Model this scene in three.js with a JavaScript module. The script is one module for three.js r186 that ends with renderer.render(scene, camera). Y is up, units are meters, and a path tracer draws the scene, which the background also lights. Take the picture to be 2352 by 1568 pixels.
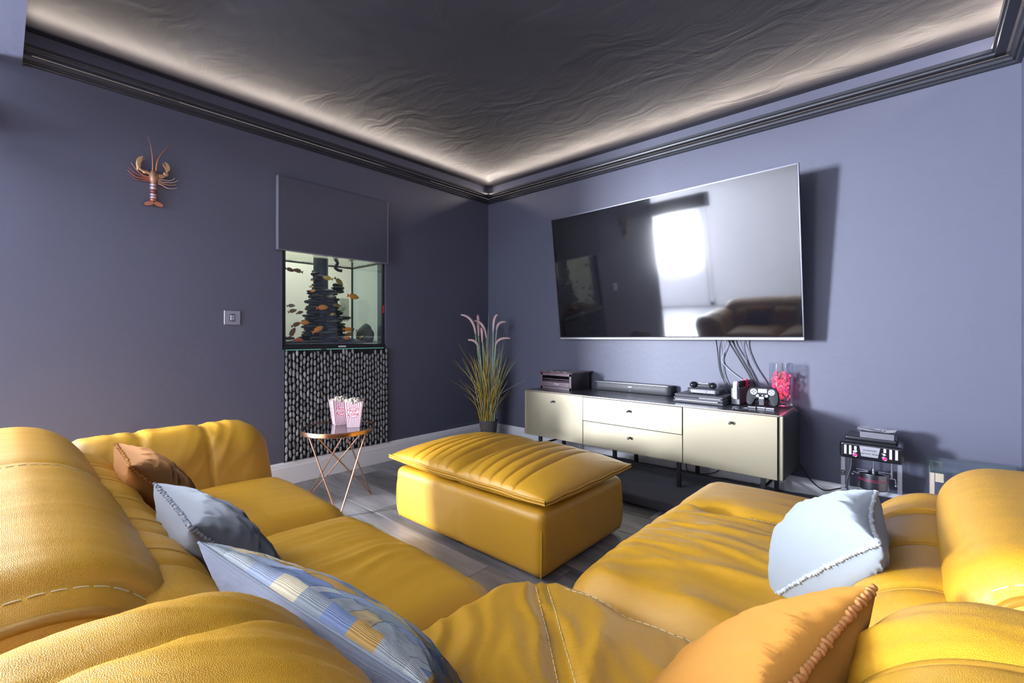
import * as THREE from 'three';
import { RoundedBoxGeometry } from 'three/addons/geometries/RoundedBoxGeometry.js';
import { mergeGeometries, mergeVertices, toCreasedNormals } from 'three/addons/utils/BufferGeometryUtils.js';
import { RectAreaLightUniformsLib } from 'three/addons/lights/RectAreaLightUniformsLib.js';
import { ImprovedNoise } from 'three/addons/math/ImprovedNoise.js';

// ───────────────────────── camera, sky, area lights, exposure ─────────────────────────
// The corner of the room (left wall meets TV wall) is the origin: x runs along the TV wall, z along the left wall.
const scene = new THREE.Scene();
const camera = new THREE.PerspectiveCamera(2 * Math.atan(784 / 1050) * 180 / Math.PI, 2352 / 1568, 0.02, 60);
camera.position.set(3.129, 0.99, 3.159);
camera.lookAt(3.129 - 0.666, 0.99, 3.159 - 0.746);
camera.setViewOffset(2352, 1568, 0, 15, 2352, 1568);          // slight lens shift: the horizon lies above the middle
scene.add(camera);

const renderer = new THREE.WebGLRenderer({ antialias: true });
renderer.toneMapping = THREE.LinearToneMapping;
renderer.toneMappingExposure = 0.57;
renderer.shadowMap.enabled = true;
RectAreaLightUniformsLib.init();

scene.background = new THREE.Color().setRGB(2.2, 2.5, 3.2);   // overcast daylight outside the windows
function areaLight(w, h, color, intensity, pos, target) {
  const l = new THREE.RectAreaLight(color, intensity, w, h);
  l.position.set(...pos); l.lookAt(...target); scene.add(l); return l;
}
const DAY = new THREE.Color().setRGB(0.84, 0.90, 1.0);
const LED = new THREE.Color().setRGB(1.0, 0.85, 0.74);
areaLight(0.70, 1.00, DAY, 1250, [-1.40, 1.36, 6.74], [-1.40, 1.36, 0]);       // glazed door in the far wall of the white room
areaLight(0.80, 1.20, DAY, 50, [1.45, 1.45, 6.76], [1.45, 1.45, 0]);          // window beside it
areaLight(1.5, 1.5, DAY, 14, [0.9, 2.44, 5.0], [0.9, 0, 5.0]);                 // added roof light, out of view: extra fill for sofa and floor
areaLight(3.04, 0.012, LED, 92, [0.060, 2.334, 1.56], [1.06, 2.50, 1.56]);    // cove strips behind the cornices
areaLight(3.40, 0.012, LED, 92, [1.74, 2.334, 0.060], [1.74, 2.50, 1.06]);
areaLight(3.04, 0.012, LED, 92, [3.420, 2.334, 1.56], [2.42, 2.50, 1.56]);
areaLight(1.2, 0.5, new THREE.Color().setRGB(1, 0.97, 0.85), 22, [-0.95, 2.30, 1.35], [-0.9, 0, 1.5]);   // lamp of the closet behind the fish tank
areaLight(0.10, 0.62, new THREE.Color().setRGB(0.85, 1.0, 0.92), 14, [-0.25, 1.66, 1.53], [-0.25, 0, 1.53]); // aquarium lamp

// ───────────────────────── helpers ─────────────────────────
let seed = 20240611;
const rnd = () => { seed |= 0; seed = seed + 0x6D2B79F5 | 0; let t = Math.imul(seed ^ seed >>> 15, 1 | seed); t = t + Math.imul(t ^ t >>> 7, 61 | t) ^ t; return ((t ^ t >>> 14) >>> 0) / 4294967296; };
const rr = (a, b) => a + (b - a) * rnd();
const V = (x, y, z) => new THREE.Vector3(x, y, z);
const perlin = new ImprovedNoise();
const noise = (x, y = 0, z = 0) => perlin.noise(x + 31.7, y + 17.3, z + 5.1);
const fbm = (x, y, z, o = 4) => { let s = 0, a = 1, t = 0; for (let i = 0; i < o; i++) { s += a * noise(x, y, z); t += a; a *= 0.5; x *= 2.03; y *= 2.03; z *= 2.03; } return s / t; };
const clamp = (x, a, b) => Math.min(b, Math.max(a, x));
const sst = (a, b, x) => { const t = clamp((x - a) / (b - a), 0, 1); return t * t * (3 - 2 * t); };

const used = {};
function numbered(n) { used[n] = (used[n] ?? -1) + 1; return used[n] ? n + '_' + String(used[n]).padStart(3, '0') : n; }
function tag(o, label, category, group) { o.userData.label = label; o.userData.category = category; if (group) o.userData.group = group; return o; }
function thing(name, label, category, pos = [0, 0, 0], turn = 0, group) {
  const o = new THREE.Group(); o.name = numbered(name); o.position.set(...pos); o.rotation.y = turn; scene.add(o);
  return tag(o, label, category, group);
}
function mesh(name, geo, mat, parent = scene) {
  if (Array.isArray(geo)) geo = geo.length > 1 ? merge(geo) : geo[0];
  const m = new THREE.Mesh(geo, mat); m.name = parent === scene ? numbered(name) : partName(parent, name); parent.add(m); return m;
}
function partName(parent, name) { const c = parent.userData.__n ??= {}; c[name] = (c[name] ?? -1) + 1; return c[name] ? name + '_' + String(c[name]).padStart(3, '0') : name; }
function struct(name, geo, mat) { const m = mesh(name, geo, mat); m.userData.kind = 'structure'; return m; }
function structGroup(name) { const g = new THREE.Group(); g.name = numbered(name); g.userData.kind = 'structure'; scene.add(g); return g; }
function dup(root, pos, turn, label) {
  const r = root.clone(); r.userData = { ...root.userData }; r.name = numbered(root.name.replace(/_\d{3}$/, '')); scene.add(r);
  if (pos) r.position.set(...pos); if (turn !== undefined) r.rotation.y = turn; if (label) r.userData.label = label; return r;
}
function merge(list) {
  const has = k => list.every(g => g.attributes[k]);
  const uv = has('uv'), col = has('color');
  return mergeGeometries(list.map(g => { g = g.index ? g.toNonIndexed() : g.clone(); for (const k of Object.keys(g.attributes)) if (!['position', 'normal', ...(uv ? ['uv'] : []), ...(col ? ['color'] : [])].includes(k)) g.deleteAttribute(k); g.morphAttributes = {}; return g; }));
}
const box = (w, h, d, x = 0, y = 0, z = 0) => metreBox(new THREE.BoxGeometry(w, h, d), w, h, d).translate(x, y, z);
function metreBox(g, w, h, d) { const uv = g.attributes.uv, s = [[d, h], [d, h], [w, d], [w, d], [w, h], [w, h]]; for (let i = 0; i < 24; i++) uv.setXY(i, uv.getX(i) * s[i >> 2][0], uv.getY(i) * s[i >> 2][1]); return g; }
const bb = (x0, y0, z0, x1, y1, z1) => box(x1 - x0, y1 - y0, z1 - z0, (x0 + x1) / 2, (y0 + y1) / 2, (z0 + z1) / 2);
const rbox = (w, h, d, r, x = 0, y = 0, z = 0, s = 3) => new RoundedBoxGeometry(w, h, d, s, Math.min(r, w / 2.01, h / 2.01, d / 2.01)).translate(x, y, z);
const cyl = (r0, r1, h, n = 24, x = 0, y = 0, z = 0) => new THREE.CylinderGeometry(r0, r1, h, n).translate(x, y, z);
function rod(a, b, r, n = 10, r2 = r) {
  const A = V(...a), B = V(...b), d = B.clone().sub(A), g = new THREE.CylinderGeometry(r2, r, d.length(), n);
  g.applyQuaternion(new THREE.Quaternion().setFromUnitVectors(V(0, 1, 0), d.clone().normalize()));
  return g.translate((a[0] + b[0]) / 2, (a[1] + b[1]) / 2, (a[2] + b[2]) / 2);
}
const tube = (pts, r, n = 40, k = 8, closed = false) => new THREE.TubeGeometry(new THREE.CatmullRomCurve3(pts.map(p => V(...p)), closed), n, r, k, closed);
const lathe = (pts, n = 40) => new THREE.LatheGeometry(pts.map(p => new THREE.Vector2(p[0], p[1])), n);
function weldNormals(g) {                                      // smooth normals across uv seams
  g.computeVertexNormals();
  const p = g.attributes.position, n = g.attributes.normal, m = new Map(), key = i => Math.round(p.getX(i) * 2e4) + ',' + Math.round(p.getY(i) * 2e4) + ',' + Math.round(p.getZ(i) * 2e4);
  for (let i = 0; i < p.count; i++) { const k = key(i), s = m.get(k); if (s) { s[0] += n.getX(i); s[1] += n.getY(i); s[2] += n.getZ(i); } else m.set(k, [n.getX(i), n.getY(i), n.getZ(i)]); }
  for (let i = 0; i < p.count; i++) { const s = m.get(key(i)), l = Math.hypot(...s) || 1; n.setXYZ(i, s[0] / l, s[1] / l, s[2] / l); }
  return g;
}
// A soft block: a box with rounded edges whose every vertex may be moved by fn(p, n, face). uv in metres.
function softBox({ w, h, d, r, res = 0.012, fn }) {
  const H = [w / 2, h / 2, d / 2], pos = [], uv = [], idx = [], nrm = [];
  const faces = [[1, 2, 0, 1], [1, 2, 0, -1], [0, 2, 1, 1], [0, 2, 1, -1], [0, 1, 2, 1], [0, 1, 2, -1]];
  const R = H.map(hh => Math.min(r, hh));
  faces.forEach(([a, b, c, s], fi) => {
    const na = Math.max(4, Math.round(2 * H[a] / res)), nb = Math.max(4, Math.round(2 * H[b] / res)), off = pos.length / 3;
    for (let j = 0; j <= nb; j++) for (let i = 0; i <= na; i++) {
      const q = [0, 0, 0]; q[a] = (2 * i / na - 1) * H[a]; q[b] = (2 * j / nb - 1) * H[b]; q[c] = s * H[c];
      const inn = q.map((x, k) => clamp(x, -(H[k] - R[k]), H[k] - R[k])), o = V(q[0] - inn[0], q[1] - inn[1], q[2] - inn[2]);
      // scale per-axis so radii may be elliptical where the block is thin
      const n = V(o.x / (R[0] || 1), o.y / (R[1] || 1), o.z / (R[2] || 1)).normalize();
      const p = V(inn[0] + n.x * R[0], inn[1] + n.y * R[1], inn[2] + n.z * R[2]);
      const un = q[a], vn = q[b];
      if (fn) fn(p, n, fi, q);
      pos.push(p.x, p.y, p.z); nrm.push(n.x, n.y, n.z); uv.push(un, vn);
    }
    // winding
    for (let j = 0; j < nb; j++) for (let i = 0; i < na; i++) {
      const k = off + j * (na + 1) + i, l = k + na + 1;
      const flip = (s > 0) === (c === 1);
      if (flip) idx.push(k, l, k + 1, k + 1, l, l + 1); else idx.push(k, k + 1, l, k + 1, l + 1, l);
    }
  });
  const g = new THREE.BufferGeometry(); g.setAttribute('position', new THREE.Float32BufferAttribute(pos, 3)); g.setAttribute('uv', new THREE.Float32BufferAttribute(uv, 2)); g.setIndex(idx);
  return weldNormals(g);
}
const ridgeN = (x, y) => { const n = 1 - Math.abs(noise(x, y, 7.7)) * 2.4; return n > 0 ? n * n : 0; };
// A throw pillow spanned between four corners (a, b, c, d in order round the square); thickness t. Front is the side of (b-a)x(d-a).
function pillow({ c4, t, pinch = 0.06, res = 72, wr = 0.006, ph = 0, fold = 0 }) {
  const [A, B, C, D] = c4.map(p => V(...p)), N = B.clone().sub(A).cross(D.clone().sub(A)).normalize();
  const sides = [[], []], uvs = [], n = res;
  const at = (u, v, s, lift = 0) => {
    const x = 2 * u - 1, y = 2 * v - 1;
    const pu = u + (0.5 - u) * pinch * 2 * (1 - y * y) * Math.abs(x) ** 1.5, pv = v + (0.5 - v) * pinch * 2 * (1 - x * x) * Math.abs(y) ** 1.5;
    const P = A.clone().multiplyScalar((1 - pu) * (1 - pv)).addScaledVector(B, pu * (1 - pv)).addScaledVector(C, pu * pv).addScaledVector(D, (1 - pu) * pv);
    const e = Math.max(0, (1 - x * x) * (1 - y * y)), prof = Math.pow(e, 0.42);
    const edge = Math.exp(-e * 5);
    const ax = Math.abs(x), ay = Math.abs(y), al = ax > ay ? y : x, dE = Math.max(ax, ay);
    const crease = Math.exp(-(((dE - 0.80) / 0.16) ** 2)) * (ridgeN(al * 5.5 + 2 * noise(x * 2, y * 2, ph), ph + s) - 0.35) * 1.5 + ridgeN((x + y) * 2.2 + noise(x * 3, y * 3, ph) * 0.8, ph * 2 + (x - y) * 0.8) * 0.9 * (1 - 0.6 * dE);
    let hgt = s * t / 2 * prof + s * wr * prof * (fbm(x * 2.2 + ph, y * 2.2 + s * 3, ph, 3) * 1.2 + crease * 0.5 + edge * 0.3 * Math.sin(al * 30));
    hgt += fold * (x * x * 0.6 + 0.4 * noise(x * 1.5 + ph, y * 1.5)) ;
    return P.addScaledVector(N, hgt + lift * s);
  };
  const make = s => {
    const g = new THREE.PlaneGeometry(1, 1, n, n), p = g.attributes.position;
    for (let j = 0; j <= n; j++) for (let i = 0; i <= n; i++) {
      const f = k => 0.5 - 0.5 * Math.cos(Math.PI * k / n), q = at(f(i), f(j), s), k = j * (n + 1) + i;
      p.setXYZ(k, q.x, q.y, q.z); g.attributes.uv.setXY(k, f(i) * 0.42, f(j) * 0.42);
    }
    const ix = g.index.array; if (s > 0) for (let i = 0; i < ix.length; i += 3) { const x = ix[i]; ix[i] = ix[i + 1]; ix[i + 1] = x; }
    return g;
  };
  return { front: make(1), back: make(-1), at };
}
// ───────────────────────── textures ─────────────────────────
function dataTex(n, f, { srgb = false, channels = 1 } = {}) {
  const a = new Uint8Array(n * n * 4);
  for (let j = 0; j < n; j++) for (let i = 0; i < n; i++) { const v = f(i / n, j / n), k = (j * n + i) * 4; if (channels === 1) a[k] = a[k + 1] = a[k + 2] = clamp(v * 255, 0, 255); else for (let c = 0; c < 3; c++) a[k + c] = clamp(v[c] * 255, 0, 255); a[k + 3] = 255; }
  const t = new THREE.DataTexture(a, n, n); t.wrapS = t.wrapT = THREE.RepeatWrapping; t.magFilter = THREE.LinearFilter; t.minFilter = THREE.LinearMipmapLinearFilter; t.generateMipmaps = true; if (srgb) t.colorSpace = THREE.SRGBColorSpace; t.needsUpdate = true; return t;
}
const rep = (t, size, size2 = size) => { t = t.clone(); t.repeat.set(1 / size, 1 / size2); t.needsUpdate = true; return t; };
// tiling noise: blend of four shifted copies
const tile = f => (u, v) => { const a = f(u, v), b = f(u - 1, v), c = f(u, v - 1), d = f(u - 1, v - 1), s = x => x * x * (3 - 2 * x), x = s(u), y = s(v); return (a * (1 - x) + b * x) * (1 - y) + (c * (1 - x) + d * x) * y; };
function worley(n, cells, sd) {
  const pts = []; let s = sd; const r = () => (s = (s * 16807) % 2147483647) / 2147483647;
  for (let j = 0; j < cells; j++) { pts.push([]); for (let i = 0; i < cells; i++) pts[j].push([r(), r()]); }
  return (u, v) => { const x = u * cells, y = v * cells, ix = Math.floor(x), iy = Math.floor(y); let d1 = 9, d2 = 9;
    for (let dj = -1; dj <= 1; dj++) for (let di = -1; di <= 1; di++) { const q = pts[(iy + dj + cells) % cells][(ix + di + cells) % cells], dx = ix + di + q[0] - x, dy = iy + dj + q[1] - y, d = Math.sqrt(dx * dx + dy * dy); if (d < d1) { d2 = d1; d1 = d; } else if (d < d2) d2 = d; }
    return [d1, d2]; };
}
const wor = worley(512, 46, 77);
const grainTex = dataTex(512, (u, v) => { const [a, b] = wor(u, v); return clamp((b - a) * 1.7, 0, 1) ** 0.7; });
const plasterTex = dataTex(512, tile((u, v) => 0.5 + 0.5 * fbm(u * 26, v * 26, 3, 5)));
const mottleTex = dataTex(256, tile((u, v) => 0.82 + 0.30 * fbm(u * 4, v * 4, 9, 3)));
const brushTex = dataTex(512, tile((u, v) => { const w = fbm(u * 3, v * 3, 1, 3); return 0.5 + 0.42 * fbm(u * 4 + w * 3, v * 16 + w * 5, 8, 4); }));
const weaveTex = dataTex(256, (u, v) => 0.5 + 0.25 * Math.sin(u * Math.PI * 64) * (Math.floor(v * 64) % 2 ? 1 : -1) + 0.25 * Math.sin(v * Math.PI * 64));
const fuzzTex = dataTex(512, tile((u, v) => 0.5 + 0.5 * noise(u * 120, v * 120) + 0.35 * fbm(u * 12, v * 12, 4, 3)));
const streakTex = dataTex(256, tile((u, v) => 0.5 + 0.5 * fbm(u * 3, v * 90, 2, 3)));
// ───────────────────────── materials ─────────────────────────
const lin = (r, g, b) => new THREE.Color().setRGB(r, g, b);
const std = (c, rough = 0.6, o = {}) => new THREE.MeshStandardMaterial({ color: c, roughness: rough, ...o });
const phy = (c, rough = 0.5, o = {}) => new THREE.MeshPhysicalMaterial({ color: c, roughness: rough, ...o });
const M = {
  paint: std(lin(0.094, 0.098, 0.146), 0.58, { bumpMap: rep(plasterTex, 0.9), bumpScale: 0.0012, roughnessMap: rep(mottleTex, 2.3) }),
  paintTV: std(lin(0.094, 0.098, 0.146), 0.55, { bumpMap: rep(plasterTex, 0.9), bumpScale: 0.0012 }),
  ceiling: std(lin(0.038, 0.037, 0.046), 0.5, { bumpMap: rep(brushTex, 2.3, 1.7), bumpScale: 0.010, roughnessMap: rep(mottleTex, 1.9) }),
  cornice: std(lin(0.030, 0.031, 0.042), 0.42),
  white: std(lin(0.78, 0.78, 0.80), 0.6),
  gloss: std(lin(0.74, 0.74, 0.78), 0.35),
  leather: phy(lin(0.55, 0.282, 0.018), 0.40, { bumpMap: rep(grainTex, 0.085), bumpScale: 0.00028, clearcoat: 0.08, clearcoatRoughness: 0.3 }),
  leatherFlat: phy(lin(0.55, 0.282, 0.018), 0.38, { bumpMap: rep(grainTex, 0.06), bumpScale: 0.00014, clearcoat: 0.2, clearcoatRoughness: 0.3 }),
  thread: std(lin(0.72, 0.62, 0.40), 0.8),
  black: std(lin(0.012, 0.012, 0.015), 0.4),
  blackMatte: std(lin(0.014, 0.014, 0.018), 0.75),
  steel: std(lin(0.62, 0.62, 0.65), 0.28, { metalness: 1 }),
  chrome: std(lin(0.75, 0.75, 0.78), 0.1, { metalness: 1 }),
  copper: std(lin(0.62, 0.36, 0.25), 0.25, { metalness: 1 }),
  glass: phy(lin(0.97, 0.99, 0.99), 0.0, { transmission: 1, thickness: 0, ior: 1.5 }),
};
// ───────────────────────── room shell ─────────────────────────
const RX = 3.48, RZ = 3.10, CH = 2.415, FH = 2.48;
// floor: wood-look planks with recessed joints on a slab
const plankMats = [0, 1, 2, 3].map(k => {
  const grain = tile((u, v) => { const w = fbm(u * 2.2 + k * 7, v * 5, k, 3), g = 0.5 + 0.5 * fbm(u * 3 + w, v * 30 + w * 5, k * 3, 4); return 0.20 + 0.025 * k + 0.24 * (g - 0.5) + 0.30 * w; });
  const t = dataTex(256, (u, v) => { const c = grain(u, v); return [c * 1.05, c * 1.0, c * 1.02].map(x => clamp(x, 0.03, 0.9) ** 0.5); }, { srgb: true, channels: 3 });
  return std(0xffffff, 0.42, { map: rep(t, 1.2, 0.5), bumpMap: rep(streakTex, 0.8, 0.4), bumpScale: 0.0006 });
});
const floor = structGroup('floor');
{
  mesh('subfloor', [bb(-3, -0.12, -0.12, RX + 0.12, -0.006, 7.0)], std(lin(0.10, 0.10, 0.11), 0.9), floor);
  const W = 0.232, L = 1.19, gap = 0.0025;
  for (let r = 0; r * W - 0.092 < 3.3; r++) {
    const z0 = r * W - 0.092 + gap, z1 = z0 + W - gap;
    const off = [0.56, -0.05, 0.17, 0.84][r % 4];
    for (let x = off - L; x < RX; x += L) {
      const x0 = Math.max(0, x + gap), x1 = Math.min(RX, x + L), za = Math.max(0, z0);
      if (x1 - x0 < 0.05 || z1 < 0.03) continue;
      const g = rbox(x1 - x0, 0.008, z1 - za, 0.0018, 0, 0, 0, 1); const p = g.attributes.position, uv = g.attributes.uv, o = rnd() * 3, o2 = rnd() * 3;
      for (let i = 0; i < p.count; i++) uv.setXY(i, p.getX(i) + o, p.getZ(i) + o2);
      const m = mesh('plank', g, plankMats[Math.floor(rnd() * 4)], floor); m.position.set((x0 + x1) / 2, -0.004, (za + z1) / 2);
    }
  }
  mesh('landing_floor', [bb(-3, -0.006, 3.38, RX, -0.001, 6.8)], std(lin(0.22, 0.22, 0.24), 0.4), floor);
}
// walls of the den
const TZ0 = 1.142, TZ1 = 1.922, TY0 = 0.892, TY1 = 1.62;       // opening for the fish tank
struct('wall_left', [bb(-0.12, 0, -0.12, 0, CH, TZ0), bb(-0.12, 0, TZ1, 0, CH, 3.33), bb(-0.12, 0, TZ0, 0, TY0, TZ1), bb(-0.12, TY1, TZ0, 0, CH, TZ1)], M.paint);
struct('wall_back', [bb(-0.12, 0, -0.12, RX + 0.12, CH, 0)], M.paintTV);
struct('wall_right', [bb(RX, 0, 0, RX + 0.12, CH, 3.33)], M.paint);
struct('ceiling', [bb(-0.12, CH, -0.12, RX + 0.12, FH + 0.1, 3.33)], M.ceiling);
struct('beam', [box(RX, 0.190, 0.24, RX / 2, 2.340, 3.21)], M.paint);
// coved cornices with a trough for the light strips
const prof = [[0, 2.254], [0.018, 2.254], [0.0215, 2.257], [0.0215, 2.261], [0.018, 2.264], [0.022, 2.268], [0.031, 2.268], [0.031, 2.272]];
for (let k = 0; k <= 10; k++) { const a = k / 10 * Math.PI / 2; prof.push([0.033 + 0.062 * (1 - Math.cos(a)), 2.273 + 0.022 * Math.sin(a)]); }
prof.push([0.103, 2.297], [0.105, 2.299], [0.105, 2.314], [0.100, 2.316], [0.096, 2.300], [0.092, 2.286], [0, 2.286]);
function cornice(len) { const s = new THREE.Shape(prof.map(p => new THREE.Vector2(...p))); const g = new THREE.ExtrudeGeometry(s, { depth: len, bevelEnabled: false }); return toCreasedNormals(g, 0.5); }
const stripMat = new THREE.MeshStandardMaterial({ color: 0xffe8d8, emissive: LED, emissiveIntensity: 1.0, roughness: 0.6 });
const corn = [
  cornice(RZ), // left wall: d -> +x, along +z
  cornice(RX).rotateY(Math.PI / 2).scale(1, 1, 1),
  cornice(RZ),
];
corn[1] = cornice(RX); { const p = corn[1]; p.applyMatrix4(new THREE.Matrix4().set(0, 0, -1, RX, 0, 1, 0, 0, 1, 0, 0, 0, 0, 0, 0, 1)); }          // TV wall: d -> +z
corn[2].applyMatrix4(new THREE.Matrix4().set(-1, 0, 0, RX, 0, 1, 0, 0, 0, 0, -1, RZ, 0, 0, 0, 1));                                              // right wall: d -> -x
const corniceGroup = ['trim_1', 'trim_2', 'trim_3'].map((n, i) => { const g = structGroup(n); mesh('cornice', corn[i], M.cornice, g); return g; });
mesh('led_strip', [bb(0.046, 2.286, 0.04, 0.056, 2.332, 3.06)], stripMat, corniceGroup[0]);
mesh('led_strip', [bb(0.04, 2.286, 0.046, RX - 0.04, 2.332, 0.056)], stripMat, corniceGroup[1]);
mesh('led_strip', [bb(RX - 0.056, 2.286, 0.04, RX - 0.046, 2.332, 3.06)], stripMat, corniceGroup[2]);
// baseboards
function skirting(len) { const s = new THREE.Shape([[0, 0.001], [0.018, 0.001], [0.018, 0.118], [0.0145, 0.122], [0.0145, 0.130], [0.011, 0.143], [0.006, 0.150], [0, 0.150]].map(p => new THREE.Vector2(...p))); return toCreasedNormals(new THREE.ExtrudeGeometry(s, { depth: len, bevelEnabled: false }), 0.6); }
struct('baseboard_left', [skirting(3.3)], M.gloss);
{ const g = skirting(RX); g.applyMatrix4(new THREE.Matrix4().set(0, 0, -1, RX, 0, 1, 0, 0, 1, 0, 0, 0, 0, 0, 0, 1)); struct('baseboard_back', [g], M.gloss); }
{ const g = skirting(3.3); g.applyMatrix4(new THREE.Matrix4().set(-1, 0, 0, RX, 0, 1, 0, 0, 0, 0, -1, 3.3, 0, 0, 0, 1)); struct('baseboard_right', [g], M.gloss); }

// the white room behind the camera, seen in the television and lighting the den through the wide opening
{
  const X0 = -2.6, Z1 = 6.8;
  const wx0 = -1.77, wx1 = -1.03, wy0 = 0.82, wy1 = 1.90, vx0 = 1.02, vx1 = 1.88, vy0 = 0.82, vy1 = 2.08;
  struct('wall_far', [bb(X0 - 0.12, 0, Z1, wx0, FH, Z1 + 0.12), bb(wx1, 0, Z1, vx0, FH, Z1 + 0.12), bb(vx1, 0, Z1, RX + 0.12, FH, Z1 + 0.12), bb(vx0, 0, Z1, vx1, vy0, Z1 + 0.12), bb(vx0, vy1, Z1, vx1, FH, Z1 + 0.12), bb(wx0, 0, Z1, wx1, wy0, Z1 + 0.12), bb(wx0, wy1, Z1, wx1, FH, Z1 + 0.12)], M.white);
  struct('wall_far_left', [bb(X0 - 0.12, 0, 3.21, X0, FH, Z1), bb(X0, 0, 3.21, -0.12, FH, 3.33)], M.white);
  struct('wall_far_right', [bb(RX, 0, 3.33, RX + 0.12, FH, Z1)], std(lin(0.16, 0.16, 0.19), 0.6));  // unseen side wall, toned dark to cut light bounced onto the left wall
  const lx0 = 0.15, lx1 = 1.65, lz0 = 4.25, lz1 = 5.75;
  struct('ceiling_far', [bb(X0 - 0.12, FH, 3.33, RX + 0.12, FH + 0.1, lz0), bb(X0 - 0.12, FH, lz1, RX + 0.12, FH + 0.1, Z1 + 0.12), bb(X0 - 0.12, FH, lz0, lx0, FH + 0.1, lz1), bb(lx1, FH, lz0, RX + 0.12, FH + 0.1, lz1)], M.white);
  const frame = (a, b, c, d, e, f, t, ax) => { // frame round an opening, ax = thin axis
    const P = ax === 2 ? [bb(a, b, c, a + t, e, f), bb(d - t, b, c, d, e, f), bb(a, b, c, d, b + t, f), bb(a, e - t, c, d, e, f)] : ax === 0 ? [bb(a, b, c, d, e, c + t), bb(a, b, f - t, d, e, f), bb(a, b, c, d, b + t, f), bb(a, e - t, c, d, e, f)] : [bb(a, b, c, a + t, e, f), bb(d - t, b, c, d, e, f), bb(a, b, c, d, e, c + t), bb(a, b, f - t, d, e, f)];
    return P; };
  const w1 = structGroup('window_1'); mesh('window_frame', frame(wx0, wy0, Z1 + 0.01, wx1, wy1, Z1 + 0.09, 0.04, 2), M.gloss, w1); mesh('pane', [bb(wx0 + 0.03, wy0 + 0.03, Z1 + 0.045, wx1 - 0.03, wy1 - 0.03, Z1 + 0.05)], M.glass, w1);
  const w4 = structGroup('window_2'); mesh('window_frame', frame(vx0, vy0, Z1 + 0.01, vx1, vy1, Z1 + 0.09, 0.04, 2), M.gloss, w4); mesh('pane', [bb(vx0 + 0.03, vy0 + 0.03, Z1 + 0.045, vx1 - 0.03, vy1 - 0.03, Z1 + 0.05)], M.glass, w4);
  const w3 = structGroup('added_window_3'); mesh('window_frame', frame(lx0, FH + 0.02, lz0, lx1, FH + 0.1, lz1, 0.05, 1), M.gloss, w3); mesh('pane', [bb(lx0 + 0.03, FH + 0.055, lz0 + 0.03, lx1 - 0.03, FH + 0.06, lz1 - 0.03)], M.glass, w3);  // roof opening added to go with the extra fill light
  // a white door leaf under and round the small window
  const d = structGroup('door_1'); mesh('door_leaf', [rbox(1.10, 0.79, 0.035, 0.004, -1.40, 0.405, Z1 - 0.02), rbox(0.19, 1.10, 0.035, 0.004, -1.86, 1.35, Z1 - 0.02), rbox(0.19, 1.10, 0.035, 0.004, -0.94, 1.35, Z1 - 0.02), rbox(1.10, 0.17, 0.035, 0.004, -1.40, 1.985, Z1 - 0.02)], M.gloss, d);
  mesh('door_handle', [rod([-0.90, 1.0, Z1 - 0.075], [-1.01, 1.0, Z1 - 0.075], 0.009), rod([-0.90, 1.0, Z1 - 0.03], [-0.90, 1.0, Z1 - 0.075], 0.009)], M.steel, d);
  struct('trim_4', [rbox(0.8, 0.18, 0.14, 0.006, 0.40, 2.0, 3.30)], M.paint);
  struct('trim_5', frame(-2.04, 0, Z1 - 0.02, -0.76, 2.16, Z1 + 0.0, 0.08, 2), M.gloss);
}
// the closet behind the left wall where the fish tank stands
struct('wall_closet', [bb(-1.6, 0, 0.18, -1.5, 2.45, 2.9), bb(-1.5, 0, 0.18, -0.12, 2.45, 0.28), bb(-1.5, 0, 2.8, -0.12, 2.45, 2.9), bb(-1.6, 2.40, 0.18, -0.12, 2.45, 2.9)], std(lin(0.80, 0.80, 0.74), 0.7));
// ───────────────────────── sectional sofa ─────────────────────────
const ridge = (x, z, f, p = 2.2) => { const n = 1 - Math.abs(noise(x * f, z, f)) * 2.1; return Math.pow(clamp(n, 0, 1), p); };
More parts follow.
